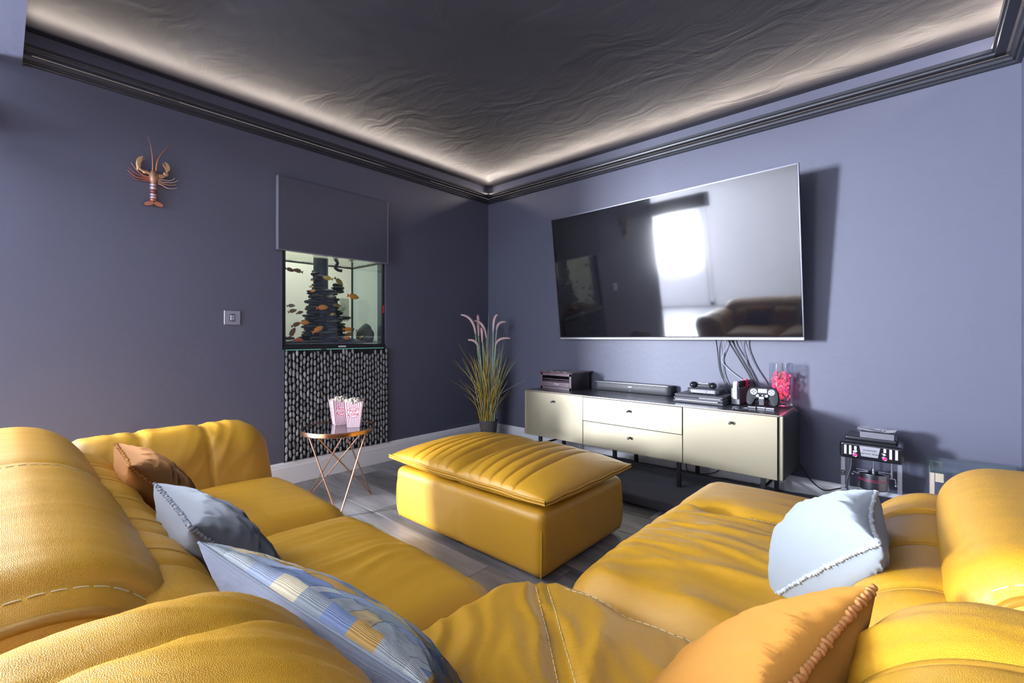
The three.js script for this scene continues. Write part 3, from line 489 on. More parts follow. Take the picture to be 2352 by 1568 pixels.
// fish
{
  const bodyGeo = () => { const g = new THREE.SphereGeometry(0.5, 22, 14), p = g.attributes.position; for (let i = 0; i < p.count; i++) { const x = p.getX(i), t = x + 0.5; const prof = 0.20 * Math.pow(Math.sin(Math.PI * Math.min(1, 0.06 + t * 0.92)), 0.8) * (0.78 + 0.5 * t); const r = Math.hypot(p.getY(i), p.getZ(i)) || 1; p.setXYZ(i, x, p.getY(i) / r * prof * Math.min(1, r * 6), p.getZ(i) / r * prof * 0.45 * Math.min(1, r * 6)); } return weldNormals(g); };
  const fin = (pts, d = 0.02) => new THREE.ExtrudeGeometry(new THREE.Shape(pts.map(p => new THREE.Vector2(...p))), { depth: d, bevelEnabled: false }).translate(0, 0, -d / 2);
  const B = bodyGeo(), T = fin([[-0.44, 0.05], [-0.68, 0.20], [-0.63, 0], [-0.68, -0.18], [-0.44, -0.05]]), D = fin([[-0.36, 0.06], [-0.42, 0.20], [-0.1, 0.27], [0.20, 0.24], [0.24, 0.12]]), A = fin([[-0.34, -0.05], [-0.34, -0.20], [-0.08, -0.22], [0.05, -0.12]]);
  const cols = { orange: [0.62, 0.22, 0.012], dark: [0.16, 0.075, 0.012], yellow: [0.55, 0.36, 0.03], olive: [0.22, 0.16, 0.03], red: [0.6, 0.11, 0.02], grey: [0.28, 0.26, 0.16] };
  const protos = {};
  const fish = (col, [x, y, z], len, turn, tilt, label) => {
    let f = protos[col];
    if (!f) { f = protos[col] = thing('fish', label, 'fish', [0, 0, 0], 0, 'cichlids in the fish tank'); const c = lin(...cols[col]), m = std(c, 0.35), m2 = std(c.clone().multiplyScalar(0.75), 0.45); mesh('body', B, m, f); mesh('tail_fin', T, m2, f); mesh('dorsal_fin', D, m2, f); mesh('anal_fin', A, m2, f); mesh('eye', [new THREE.SphereGeometry(0.035, 8, 6).translate(0.34, 0.04, 0.055), new THREE.SphereGeometry(0.035, 8, 6).translate(0.34, 0.04, -0.055)], M.black, f); }
    else f = dup(f, null, undefined, label);
    f.position.set(x, y, z); f.scale.setScalar(len); f.rotation.set(0, turn, tilt, 'YXZ');
  };
  const Rt = Math.PI / 2;                                        // heading -z (to the right in the picture)
  const L = [
    ['dark', [-0.10, 1.437, 1.83], 0.055, Rt, -0.2, 'dark orange fish at the upper left corner of the tank'],
    ['dark', [-0.07, 1.432, 1.795], 0.060, -Rt, 0.2, 'brown fish just right of the one in the upper left corner'],
    ['yellow', [-0.06, 1.400, 1.588], 0.066, -Rt, 0.15, 'round pale yellow fish in front of the upper stones'],
    ['olive', [-0.10, 1.385, 1.475], 0.070, Rt * 0.8, -0.7, 'olive fish at the right of the upper stones'],
    ['yellow', [-0.07, 1.375, 1.69], 0.026, 0.5, 0, 'tiny yellow fish at the left of the upper stones'],
    ['yellow', [-0.07, 1.33, 1.70], 0.030, 0.3, 0, 'little yellow fish below the tiny one left of the stones'],
    ['orange', [-0.06, 1.30, 1.69], 0.040, 0.4, 0.2, 'orange fish facing out from the left side of the stones'],
    ['orange', [-0.06, 1.278, 1.378], 0.085, Rt, -0.12, 'large orange fish swimming free at the right of the stones'],
    ['grey', [-0.06, 1.27, 1.555], 0.050, Rt, 0.1, 'grey fish in front of the middle stones'],
    ['grey', [-0.08, 1.19, 1.83], 0.050, Rt, 0.1, 'grey fish, topmost of the group low on the left'],
    ['olive', [-0.08, 1.155, 1.82], 0.055, Rt, 0.3, 'dark olive fish below the grey one low on the left'],
    ['dark', [-0.07, 1.145, 1.775], 0.045, Rt, 0.3, 'small brown fish near the left edge of the stones'],
    ['orange', [-0.04, 1.185, 1.628], 0.078, Rt, 0.12, 'bright orange fish across the middle of the stones'],
    ['olive', [-0.05, 1.205, 1.52], 0.055, -Rt, 0.1, 'faint olive fish right of the middle of the stones'],
    ['yellow', [-0.05, 1.14, 1.555], 0.036, -Rt, -0.3, 'small yellow fish in the lower middle of the stones'],
    ['orange', [-0.06, 1.075, 1.745], 0.066, Rt, 0.1, 'orange fish by the lower left edge of the stones'],
    ['dark', [-0.07, 1.062, 1.80], 0.060, Rt, 0.4, 'brown fish behind the orange one at the lower left'],
    ['orange', [-0.04, 1.03, 1.66], 0.080, Rt, 0.5, 'orange fish tilted upward in front of the lower stones'],
    ['orange', [-0.05, 1.03, 1.43], 0.070, Rt, -0.05, 'orange fish at the lower right of the stones'],
    ['olive', [-0.05, 0.995, 1.42], 0.060, Rt, 0.0, 'olive fish under the orange one at the lower right'],
    ['red', [-0.05, 0.955, 1.79], 0.056, Rt, -0.1, 'red orange fish near the sand at the left'],
    ['orange', [-0.05, 0.968, 1.44], 0.060, Rt, 0.0, 'blurred orange fish low among the right stones'],
    ['dark', [-0.06, 1.01, 1.83], 0.070, Rt, 1.1, 'dark fish standing upright in the lower left corner'],
    ['yellow', [-0.08, 0.975, 1.30], 0.036, Rt, 0.5, 'small yellow fish low at the right of the tank'],
    ['olive', [-0.10, 1.025, 1.335], 0.022, 0.4, 1.2, 'tiny olive fish low at the right, upper of two'],
    ['dark', [-0.10, 1.010, 1.365], 0.018, 0.4, 1.2, 'tiny brown fish low at the right, lower of two'],
  ];
  for (const [c, p, l, tn, ti, lb] of L) fish(c, p, l, tn, ti, lb);
}
// pebble cladding under the tank
{
  const t = thing('pebble_panel', 'panel of grey upright pebbles set in black under the fish tank', 'pebble panel', [0.001, 0.15, 1.523]);
  mesh('backing', [bb(0, 0.002, -0.389, 0.004, 0.738, 0.389)], std(lin(0.012, 0.012, 0.015), 0.8), t);
  mesh('edge_strip', [bb(0, 0, -0.397, 0.012, 0.742, -0.390), bb(0, 0, 0.390, 0.010, 0.742, 0.396)], std(lin(0.06, 0.06, 0.075), 0.5), t);
  const mats = [0.13, 0.19, 0.26].map(c => std(lin(c * 0.97, c * 0.98, c * 1.06), 0.34, { bumpMap: rep(plasterTex, 0.3), bumpScale: 0.0006 }));
  const geos = [0, 1, 2, 3].map(k => { const g = new THREE.SphereGeometry(1, 8, 5).rotateX(0.01), p = g.attributes.position; for (let i = 0; i < p.count; i++) { const v = V().fromBufferAttribute(p, i), s = 1 + 0.12 * noise(v.x * 1.2 + k * 5, v.y * 1.2, v.z * 1.2); p.setXYZ(i, v.x * s, v.y * s, v.z * s); } return weldNormals(g); });
  const spots = []; const cols = 33;
  for (let c = 0; c < cols; c++) { const z = 0.378 - c * 0.0236; let y = 0.018 + (c % 2) * 0.024 + rr(-0.004, 0.004); while (y < 0.725) { const h = rr(0.040, 0.060); if (y + h * 0.5 > 0.738) break; spots.push([z + rr(-0.0025, 0.0025), y + h / 2 - 0.018, h]); y += h * 0.96; } }
  spots.sort((a, b) => b[0] - a[0]);
  const rest = [];
  spots.forEach(([z, y, h], i) => {
    const g = geos[Math.floor(rnd() * 4)], s = [rr(0.009, 0.013), h * 0.48, rr(0.0098, 0.0114)], rx = rr(-0.12, 0.12), mt = mats[Math.floor(rnd() * 3)];
    if (i < 300) { const m = mesh('pebble', g, mt, t); m.position.set(0.0135, y, z); m.scale.set(...s); m.rotation.x = rx; }
    else rest.push(g.clone().applyMatrix4(new THREE.Matrix4().compose(V(0.0135, y, z), new THREE.Quaternion().setFromEuler(new THREE.Euler(rx, 0, 0)), V(...s))));
  });
  mesh('pebbles', rest, mats[1], t).userData.kind = 'stuff';
}
// lobster ornament on the wall
{
  const t = thing('lobster_ornament', 'copper coloured metal lobster hanging on the dark wall', 'wall ornament', [0, 1.87, 2.605]);
  const q = (cx, cy, x = 0.012) => [x, -(cy - 800 - 0.17 * (cx - 700)) * 0.000298, -(cx - 700) * 0.000247];
  const cop = [lin(0.50, 0.20, 0.12), lin(0.62, 0.38, 0.22), lin(0.66, 0.50, 0.52), lin(0.36, 0.12, 0.12)].map(c => std(c, 0.38, { metalness: 0.6 }));
  const flat = (pts, d, x, k) => { // plate with a rounded edge
    const s = new THREE.Shape(); const P = pts.map(p => q(...p)); s.moveTo(-P[0][2], P[0][1]); const sp = new THREE.SplineCurve([...P, P[0]].map(p => new THREE.Vector2(-p[2], p[1]))); s.setFromPoints(sp.getPoints(40));
    return new THREE.ExtrudeGeometry(s, { depth: d, bevelEnabled: true, bevelSize: 0.0015, bevelThickness: 0.002, bevelSegments: 2 }).rotateY(Math.PI / 2).translate(x, 0, 0); };
  const blob = (cx, cy, rx, ry, dep, rot = 0) => { const g = new THREE.SphereGeometry(1, 22, 14).scale(dep, ry * 0.000298, rx * 0.000247).rotateX(rot); const c = q(cx, cy, 0.014); return g.translate(...c); };
  mesh('carapace', [blob(712, 880, 84, 138, 0.026)], std(lin(0.46, 0.24, 0.16), 0.4, { metalness: 0.5 }), t);
  [[1015, 66, 34], [1075, 64, 42], [1140, 62, 34], [1195, 62, 30], [1245, 62, 30], [1290, 62, 32]].forEach(([cy, rx, ry], i) => mesh('tail_segment', [blob(710, cy, rx, ry, 0.020 - i * 0.001)], cop[[2, 2, 3, 2, 2, 0][i]], t));
  mesh('tail_fan', [flat([[700, 1320], [640, 1310], [570, 1335], [560, 1365], [600, 1385], [670, 1380], [715, 1355]], 0.006, 0.010)], cop[0], t);
  mesh('tail_fan', [flat([[720, 1350], [770, 1320], [860, 1365], [880, 1395], [850, 1415], [790, 1400], [740, 1370]], 0.006, 0.010)], cop[0], t);
  const ant = (pts, r0, r1) => { const c = new THREE.CatmullRomCurve3(pts.map(p => V(...q(...p)))), n = 14, gs = []; for (let i = 0; i < n; i++) { const a = c.getPoint(i / n), b = c.getPoint((i + 1) / n), f = i / n; gs.push(rod(a.toArray(), b.toArray(), r0 + (r1 - r0) * f, 8, r0 + (r1 - r0) * (f + 1 / n))); } return gs; };
  mesh('antenna', ant([[685, 770, 0.03], [682, 600, 0.035], [665, 430, 0.036], [640, 270, 0.03], [595, 130, 0.02]], 0.0036, 0.0008), cop[0], t);
  mesh('antenna', ant([[742, 770, 0.03], [770, 580, 0.035], [850, 440, 0.036], [950, 330, 0.03], [1055, 275, 0.02]], 0.0042, 0.0011), cop[0], t);
  const claw = s => s;
  mesh('claw', [...ant([[645, 810], [570, 785], [500, 755], [445, 700], [432, 630], [450, 570]].map(p => [...p, 0.016]), 0.0075, 0.0075), blob(575, 785, 62, 34, 0.011, 0.35), blob(458, 690, 38, 80, 0.010, -0.25), flat([[440, 660], [425, 600], [440, 545], [490, 515], [525, 518], [500, 560], [500, 590], [480, 640]], 0.006, 0.016), ...ant([[500, 590, 0.02], [530, 565, 0.02], [575, 545, 0.018]], 0.0025, 0.0006)], cop[1], t);
  mesh('claw', [...ant([[770, 850], [860, 860], [925, 830], [950, 760], [960, 700]].map(p => [...p, 0.016]), 0.0075, 0.006), flat([[800, 825], [870, 830], [900, 870], [860, 890], [800, 880]], 0.006, 0.014), blob(930, 812, 55, 52, 0.010), flat([[930, 745], [915, 705], [940, 680], [930, 640], [905, 598], [960, 620], [998, 690], [985, 755]], 0.007, 0.016), flat([[905, 705], [885, 665], [872, 620], [895, 640], [930, 690]], 0.006, 0.016)], cop[1], t);
  const leg = (pts, m) => mesh('leg', ant(pts.map(p => [...p, 0.012]), 0.0052, 0.0016), m, t);
  leg([[640, 870], [540, 845], [430, 760], [330, 625]], cop[0]); leg([[640, 890], [540, 868], [400, 810], [275, 700]], cop[3]); leg([[640, 915], [520, 895], [400, 870], [270, 765]], cop[0]); leg([[640, 945], [520, 935], [420, 925], [275, 825]], cop[3]);
  leg([[790, 905], [880, 915], [1000, 925], [1070, 900], [1100, 865]], cop[2]); leg([[790, 930], [880, 955], [1000, 962], [1100, 950], [1160, 915]], cop[2]); leg([[790, 960], [880, 985], [990, 1008], [1130, 995]], cop[1]); leg([[790, 985], [870, 1015], [960, 1065], [1060, 1072], [1140, 1060]], cop[2]);
  mesh('hanging_hook', [rod([0, 0.03, 0], [0.012, 0.03, 0], 0.003)], M.steel, t);
}
// light switch
{
  const t = thing('light_switch', 'brushed steel double switch plate on the dark wall', 'switch', [0, 1.095, 2.217]);
  mesh('plate', [rbox(0.009, 0.086, 0.088, 0.003, 0.0045, 0, 0)], std(lin(0.55, 0.55, 0.6), 0.3, { metalness: 0.9 }), t);
  mesh('insert', [bb(0.0085, -0.022, -0.014, 0.0098, 0.022, 0.014)], M.black, t);
  mesh('rocker', [rbox(0.006, 0.036, 0.022, 0.002, 0.0115, 0, 0)], std(lin(0.6, 0.6, 0.64), 0.25, { metalness: 0.9 }), t);
  for (const s of [-1, 1]) mesh('screw', cyl(0.003, 0.003, 0.002, 12).rotateZ(Math.PI / 2).translate(0.0098, 0, s * 0.030), M.steel, t);
}
// ───────────────────────── round side table with popcorn ─────────────────────────
{
  const cx = 0.59, cz = 1.84, r = 0.203, h = 0.45;
  const t = thing('side_table', 'round black glass side table with copper rim and crossed wire legs', 'table', [cx, 0, cz]);
  mesh('tabletop', [cyl(r - 0.004, r - 0.004, 0.006, 64, 0, h - 0.003, 0)], phy(lin(0.006, 0.006, 0.008), 0.03, { clearcoat: 1, clearcoatRoughness: 0.02, ior: 1.7 }), t);
  mesh('rim', [lathe([[r - 0.005, h - 0.022], [r, h - 0.022], [r + 0.0015, h - 0.018], [r + 0.0015, h + 0.002], [r, h + 0.004], [r - 0.004, h + 0.003], [r - 0.004, h - 0.010], [r - 0.005, h - 0.022]], 72)], M.copper, t);
  const P = (a, rad, y) => [rad * Math.cos(a * Math.PI / 180), y, rad * Math.sin(a * Math.PI / 180)];
  for (const [f, tops] of [[-90, [60, 15]], [150, [22, -8]], [27, [78, -20]]]) for (const a of tops) mesh('leg', [rod(P(f + (a > f ? 1.5 : -1.5), 0.212, 0.006), P(a, r - 0.008, h - 0.02), 0.0042)], M.copper, t);
  for (const f of [-90, 150, 27]) mesh('foot', [new THREE.SphereGeometry(0.0075, 12, 8).translate(...P(f, 0.212, 0.0075))], M.copper, t);

  // striped popcorn boxes
  const S = 256, cv = document.createElement('canvas'); cv.width = S; cv.height = 384; const c = cv.getContext('2d');
  c.fillStyle = '#f4eff2'; c.fillRect(0, 0, S, 384); c.fillStyle = '#d2527f'; for (let i = 0; i < 9; i++) c.fillRect(8 + i * 29, 0, 9, 384);
  c.fillStyle = '#f6f2f4'; c.strokeStyle = '#d8356a'; c.lineWidth = 7; c.beginPath(); c.ellipse(128, 150, 92, 74, 0, 0, 7); c.fill(); c.stroke();
  c.fillStyle = '#e02b58'; c.font = 'bold 62px sans-serif'; c.textAlign = 'center'; c.fillText('POP', 128, 146); c.font = 'bold 56px sans-serif'; c.fillText('CORN', 128, 198);
  const tex = new THREE.CanvasTexture(cv); tex.colorSpace = THREE.SRGBColorSpace;
  const card = std(0xdcdcdc, 0.6, { map: tex }), inner = std(lin(0.8, 0.76, 0.74), 0.8);
  const H = 0.15, b0 = 0.035, b1 = 0.053;
  const face = a => { // one tapering side with a scalloped rim
    const n = 24, p = [], uv = [], ix = []; for (let i = 0; i <= n; i++) { const u = i / n, x = 2 * u - 1, top = H - 0.010 * (1 - x * x) * 0 + 0.012 * Math.abs(x) ** 2.5 - 0.006 + 0.002 * Math.sin(u * 25); p.push(x * b0, 0, b0, x * b1 * (top / H), top, b0 + (b1 - b0) * top / H); uv.push(u, 0, u, 1); if (i < n) { const k = 2 * i; ix.push(k, k + 2, k + 1, k + 2, k + 3, k + 1); } }
    const g = new THREE.BufferGeometry(); g.setAttribute('position', new THREE.Float32BufferAttribute(p, 3)); g.setAttribute('uv', new THREE.Float32BufferAttribute(uv, 2)); g.setIndex(ix); g.computeVertexNormals(); return g.rotateY(a); };
  const mk = (x, z, turn, label) => { const o = thing('popcorn_box', label, 'popcorn box', [x, h + 0.001, z], turn, 'striped popcorn boxes on the side table'); for (let k = 0; k < 4; k++) mesh('side_panel', face(k * Math.PI / 2), card, o); mesh('bottom', [bb(-b0, 0, -b0, b0, 0.0015, b0)], inner, o); return o; };
  const b1o = mk(0.636, 1.768, 0.98, 'pink striped popcorn box nearest the camera on the round table');
  const b2o = mk(0.515, 1.792, 1.35, 'pink striped popcorn box behind and left of the other on the round table');
  // popcorn kernels
  const k0 = () => { const gs = []; for (let i = 0; i < 5; i++) gs.push(new THREE.IcosahedronGeometry(rr(0.0042, 0.0062), 1).translate(rr(-0.005, 0.005), rr(-0.004, 0.004), rr(-0.005, 0.005))); return merge(gs); };
  const kg = [k0(), k0(), k0()], pm = std(lin(0.58, 0.51, 0.43), 0.8), hull = std(lin(0.45, 0.25, 0.10), 0.7);
  for (const [o, lab] of [[b1o, 'popcorn heaped in the nearest striped box'], [b2o, 'popcorn heaped in the striped box behind']]) {
    const gs = []; for (let i = 0; i < 120; i++) { const x = rr(-1, 1), z = rr(-1, 1); gs.push(kg[i % 3].clone().rotateX(rr(0, 6)).rotateY(rr(0, 6)).translate(x * 0.045, 0.132 + 0.026 * (1 - (x * x + z * z) / 2) + rr(-0.008, 0.006), z * 0.045)); }
    const m = mesh('popcorn', gs, pm); m.position.copy(o.position); m.rotation.y = o.rotation.y; tag(m, lab, 'popcorn'); m.userData.kind = 'stuff';
  }
}
// ───────────────────────── grass in a pot ─────────────────────────
{
  const px = 0.235, pz = 0.235, y0 = 0.068;
  const t = thing('potted_grass', 'tall ornamental grass with pink plumes in a grey pot in the corner', 'plant', [px, y0, pz]);
  mesh('pot', [lathe([[0, 0], [0.062, 0], [0.066, 0.004], [0.084, 0.155], [0.085, 0.160], [0.079, 0.160], [0.076, 0.14], [0, 0.135]], 48)], std(lin(0.12, 0.10, 0.106), 0.6), t);
  mesh('soil', [cyl(0.076, 0.074, 0.01, 30, 0, 0.138, 0)], std(lin(0.05, 0.035, 0.02), 0.95), t);
  const cols = [lin(0.56, 0.62, 0.36), lin(0.80, 0.56, 0.07), lin(0.70, 0.45, 0.07), lin(0.48, 0.68, 0.52), lin(0.80, 0.62, 0.22), lin(0.60, 0.36, 0.24)].map(c => std(c, 0.6, { side: THREE.DoubleSide }));  // blade colours brightened to make up for light missing in this corner
  const LAT = V(0.746, 0, -0.666), FWD = V(0.666, 0, 0.746);
  const ribbon = (pts, w) => { const c = new THREE.CatmullRomCurve3(pts), n = 9, p = [], ix = []; for (let i = 0; i <= n; i++) { const q = c.getPoint(i / n), s = w * (1 - (i / n) ** 2.2) + 0.0004; q.x = Math.max(q.x, 0.02 - px); q.z = Math.max(q.z, 0.02 - pz); for (const k of [[-1, 0], [0, 0.5], [1, 0]]) p.push(q.x + LAT.x * s * k[0] + FWD.x * s * k[1], q.y, q.z + LAT.z * s * k[0] + FWD.z * s * k[1]); if (i < n) { const b = 3 * i; for (const [u, v] of [[0, 1], [1, 2], [2, 0]]) ix.push(b + u, b + v, b + 3 + u, b + v, b + 3 + v, b + 3 + u); } } const g = new THREE.BufferGeometry(); g.setAttribute('position', new THREE.Float32BufferAttribute(p, 3)); g.setIndex(ix); g.computeVertexNormals(); return g; };
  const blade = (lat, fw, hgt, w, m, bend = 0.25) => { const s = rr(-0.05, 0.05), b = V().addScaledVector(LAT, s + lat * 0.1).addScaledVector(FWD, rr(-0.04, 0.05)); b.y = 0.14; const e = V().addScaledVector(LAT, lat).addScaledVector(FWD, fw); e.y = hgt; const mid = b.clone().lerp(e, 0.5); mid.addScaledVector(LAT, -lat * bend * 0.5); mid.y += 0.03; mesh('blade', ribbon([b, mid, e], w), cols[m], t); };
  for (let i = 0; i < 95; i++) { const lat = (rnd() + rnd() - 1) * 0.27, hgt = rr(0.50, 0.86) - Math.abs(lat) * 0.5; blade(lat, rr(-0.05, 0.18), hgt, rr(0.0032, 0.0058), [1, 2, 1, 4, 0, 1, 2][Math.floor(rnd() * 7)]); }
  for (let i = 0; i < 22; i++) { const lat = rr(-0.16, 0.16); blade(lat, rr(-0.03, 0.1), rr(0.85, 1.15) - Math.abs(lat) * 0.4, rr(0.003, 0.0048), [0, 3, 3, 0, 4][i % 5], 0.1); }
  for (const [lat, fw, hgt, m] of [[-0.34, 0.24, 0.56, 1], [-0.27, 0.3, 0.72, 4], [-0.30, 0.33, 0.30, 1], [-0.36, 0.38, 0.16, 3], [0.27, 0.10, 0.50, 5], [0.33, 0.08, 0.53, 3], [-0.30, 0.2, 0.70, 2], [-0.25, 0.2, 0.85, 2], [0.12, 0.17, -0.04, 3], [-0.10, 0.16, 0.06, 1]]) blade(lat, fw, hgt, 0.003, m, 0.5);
  const plume = std(lin(0.68, 0.48, 0.47), 0.95);
  const foxtail = (a, m, b) => { const c = new THREE.QuadraticBezierCurve3(V(...a), V(...m), V(...b)), n = 15, gs = []; for (let i = 0; i < n; i++) { const q = c.getPoint(i / n), q2 = c.getPoint((i + 1) / n), f = i / n, R = 0.0115 * Math.pow(Math.sin(Math.PI * (0.12 + f * 0.82)), 0.6); gs.push(rod(q.toArray(), q2.toArray(), R, 8, R * 0.98)); for (let k = 0; k < 14; k++) { const d = V(rr(-1, 1), rr(-0.2, 0.8), rr(-1, 1)).normalize(); const s = q.clone().addScaledVector(d, R * 0.8); gs.push(rod(s.toArray(), s.clone().addScaledVector(d, rr(0.005, 0.010)).toArray(), 0.0007, 3, 0.0002)); } } return gs; };
  const at = (lat, y, fw = 0.06) => [LAT.x * lat + FWD.x * fw, y - y0, LAT.z * lat + FWD.z * fw];
  // [base lateral, base height, tip lateral, tip height, stem colour]
  for (const [bl, by, tl, ty] of [[-0.105, 1.00, -0.235, 1.165], [-0.085, 0.985, -0.095, 1.165], [-0.015, 0.965, -0.125, 1.115], [0.045, 1.02, 0.085, 1.165], [0.075, 1.035, 0.155, 1.105], [0.07, 0.905, 0.195, 0.96], [-0.08, 0.87, -0.175, 0.945], [-0.05, 0.93, -0.06, 1.05]]) {
    const fw = rr(0.03, 0.12); mesh('plume', foxtail(at(bl, by, fw), at(bl + (tl - bl) * 0.15, by + (ty - by) * 0.85 + 0.02, fw), at(tl, ty, fw)), plume, t);
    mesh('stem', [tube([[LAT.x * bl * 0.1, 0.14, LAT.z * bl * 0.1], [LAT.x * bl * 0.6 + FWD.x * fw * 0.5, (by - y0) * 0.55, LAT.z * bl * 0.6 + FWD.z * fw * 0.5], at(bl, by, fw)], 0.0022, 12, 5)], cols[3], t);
  }
}
// ───────────────────────── carpet strip along the TV wall ─────────────────────────
{
  const x0 = 0.02, x1 = 3.12, z0 = 0.02, z1 = 0.705, h = 0.064;
  const g = softBox({ w: x1 - x0, h, d: z1 - z0, r: 0.018, res: 0.022, fn(p, n) { const k = 0.005 * noise(p.x * 7, p.z * 7) + 0.003 * noise(p.x * 34, p.z * 34); if (n.y > 0.3) p.y += k * 1.2 + (p.z < -0.30 ? 0.008 * noise(p.x * 5, 3) : 0); p.z += n.z * 0.010 * noise(p.x * 4, p.y * 9, 2); p.x += n.x * 0.006 * noise(p.z * 6, 1); } });
  const m = mesh('rug', g, std(lin(0.14, 0.14, 0.17), 0.95, { bumpMap: rep(fuzzTex, 0.25), bumpScale: 0.008 })); m.position.set((x0 + x1) / 2, h / 2, (z0 + z1) / 2);
  tag(m, 'thick charcoal carpet strip along the wall under the low cabinet', 'rug');
}
// ───────────────────────── television ─────────────────────────
{
  const TL = V(0.90, 1.923, 0.175), BL = V(0.90, 0.954, 0.060), BR = V(2.643, 0.960, 0.146);
  const ux = BR.clone().sub(BL), uy = TL.clone().sub(BL); const W = ux.length(), H = uy.length(); ux.normalize(); const uz = ux.clone().cross(uy).normalize(); uy.copy(uz).cross(ux);
  const c = BL.clone().addScaledVector(ux, W / 2).addScaledVector(uy, H / 2);
  const t = thing('television', 'large flat television tilted forward on the wall above the cabinet', 'television', c.toArray());
  t.quaternion.setFromRotationMatrix(new THREE.Matrix4().makeBasis(ux, uy, uz));
  mesh('screen', [rbox(W - 0.012, H - 0.024, 0.008, 0.002, 0, 0.008, -0.006)], phy(lin(0.006, 0.006, 0.009), 0.05, { ior: 1.95 }), t);
  mesh('bezel', [bb(-W / 2, -H / 2, -0.022, -W / 2 + 0.006, H / 2, -0.001), bb(W / 2 - 0.006, -H / 2, -0.022, W / 2, H / 2, -0.001), bb(-W / 2, H / 2 - 0.006, -0.022, W / 2, H / 2, -0.001), bb(-W / 2, -H / 2, -0.022, W / 2, -H / 2 + 0.004, -0.006)], std(lin(0.10, 0.10, 0.12), 0.3, { metalness: 0.7 }), t);
  mesh('bottom_bar', [rbox(W, 0.016, 0.02, 0.003, 0, -H / 2 + 0.008, -0.009)], std(lin(0.72, 0.72, 0.78), 0.3, { metalness: 0.6 }), t);
  mesh('maker_mark', [bb(-0.018, -H / 2 + 0.005, 0.001, 0.018, -H / 2 + 0.010, 0.0016)], std(lin(0.45, 0.45, 0.5), 0.5), t);
  mesh('back_housing', [rbox(W - 0.01, H - 0.01, 0.012, 0.004, 0, 0, -0.017), rbox(W * 0.8, H * 0.6, 0.030, 0.012, 0, -0.10, -0.034)], M.blackMatte, t);
  const b = mesh('wall_bracket', [rbox(0.5, 0.42, 0.03, 0.004, 1.75, 1.42, 0.02), bb(1.62, 1.30, 0.02, 1.66, 1.50, 0.075), bb(1.86, 1.30, 0.02, 1.90, 1.50, 0.085)], M.black, t);
  t.updateMatrixWorld(true); b.geometry.applyMatrix4(t.matrixWorld.clone().invert());
}
// cables hanging from the television
{
  const cable = (pts, r, label, mat = M.black) => tag(mesh('cable', [tube(pts, r, 48, 7)], mat), label, 'cable', 'cables hanging from the television');
  const grey = std(lin(0.12, 0.12, 0.15), 0.5);
  cable([[2.135, 1.0, 0.06], [2.135, 0.90, 0.02], [2.15, 0.75, 0.012], [2.19, 0.66, 0.02], [2.235, 0.60, 0.05], [2.26, 0.575, 0.08]], 0.0034, 'leftmost thin black cable below the television');
  cable([[2.165, 1.0, 0.06], [2.165, 0.90, 0.022], [2.172, 0.75, 0.014], [2.20, 0.66, 0.03], [2.25, 0.60, 0.05], [2.30, 0.575, 0.08]], 0.0030, 'second thin cable from the left below the television', grey);
  cable([[2.195, 1.0, 0.06], [2.19, 0.92, 0.024], [2.165, 0.82, 0.016], [2.20, 0.77, 0.014], [2.29, 0.70, 0.014], [2.36, 0.64, 0.014], [2.385, 0.572, 0.02]], 0.0026, 'pale looping cable crossing the others below the television', std(lin(0.36, 0.36, 0.42), 0.5));
  cable([[2.205, 1.0, 0.06], [2.215, 0.94, 0.03], [2.28, 0.82, 0.020], [2.345, 0.70, 0.018], [2.375, 0.62, 0.02], [2.40, 0.576, 0.04]], 0.0046, 'thick black cable slanting down behind the game pad');
  cable([[2.215, 1.0, 0.06], [2.235, 0.94, 0.03], [2.30, 0.82, 0.028], [2.36, 0.70, 0.026], [2.385, 0.62, 0.03], [2.425, 0.576, 0.05]], 0.0040, 'second slanting black cable right beside the thick one');
  cable([[2.275, 1.0, 0.06], [2.285, 0.92, 0.018], [2.32, 0.80, 0.012], [2.37, 0.68, 0.012], [2.42, 0.60, 0.016], [2.43, 0.573, 0.02]], 0.0022, 'thin pale cable right of the slanting black ones', grey);
  cable([[2.30, 1.0, 0.06], [2.315, 0.92, 0.02], [2.36, 0.80, 0.014], [2.42, 0.70, 0.012], [2.455, 0.63, 0.012], [2.46, 0.575, 0.014]], 0.0036, 'rightmost cable below the television, running behind the vase', grey);
}
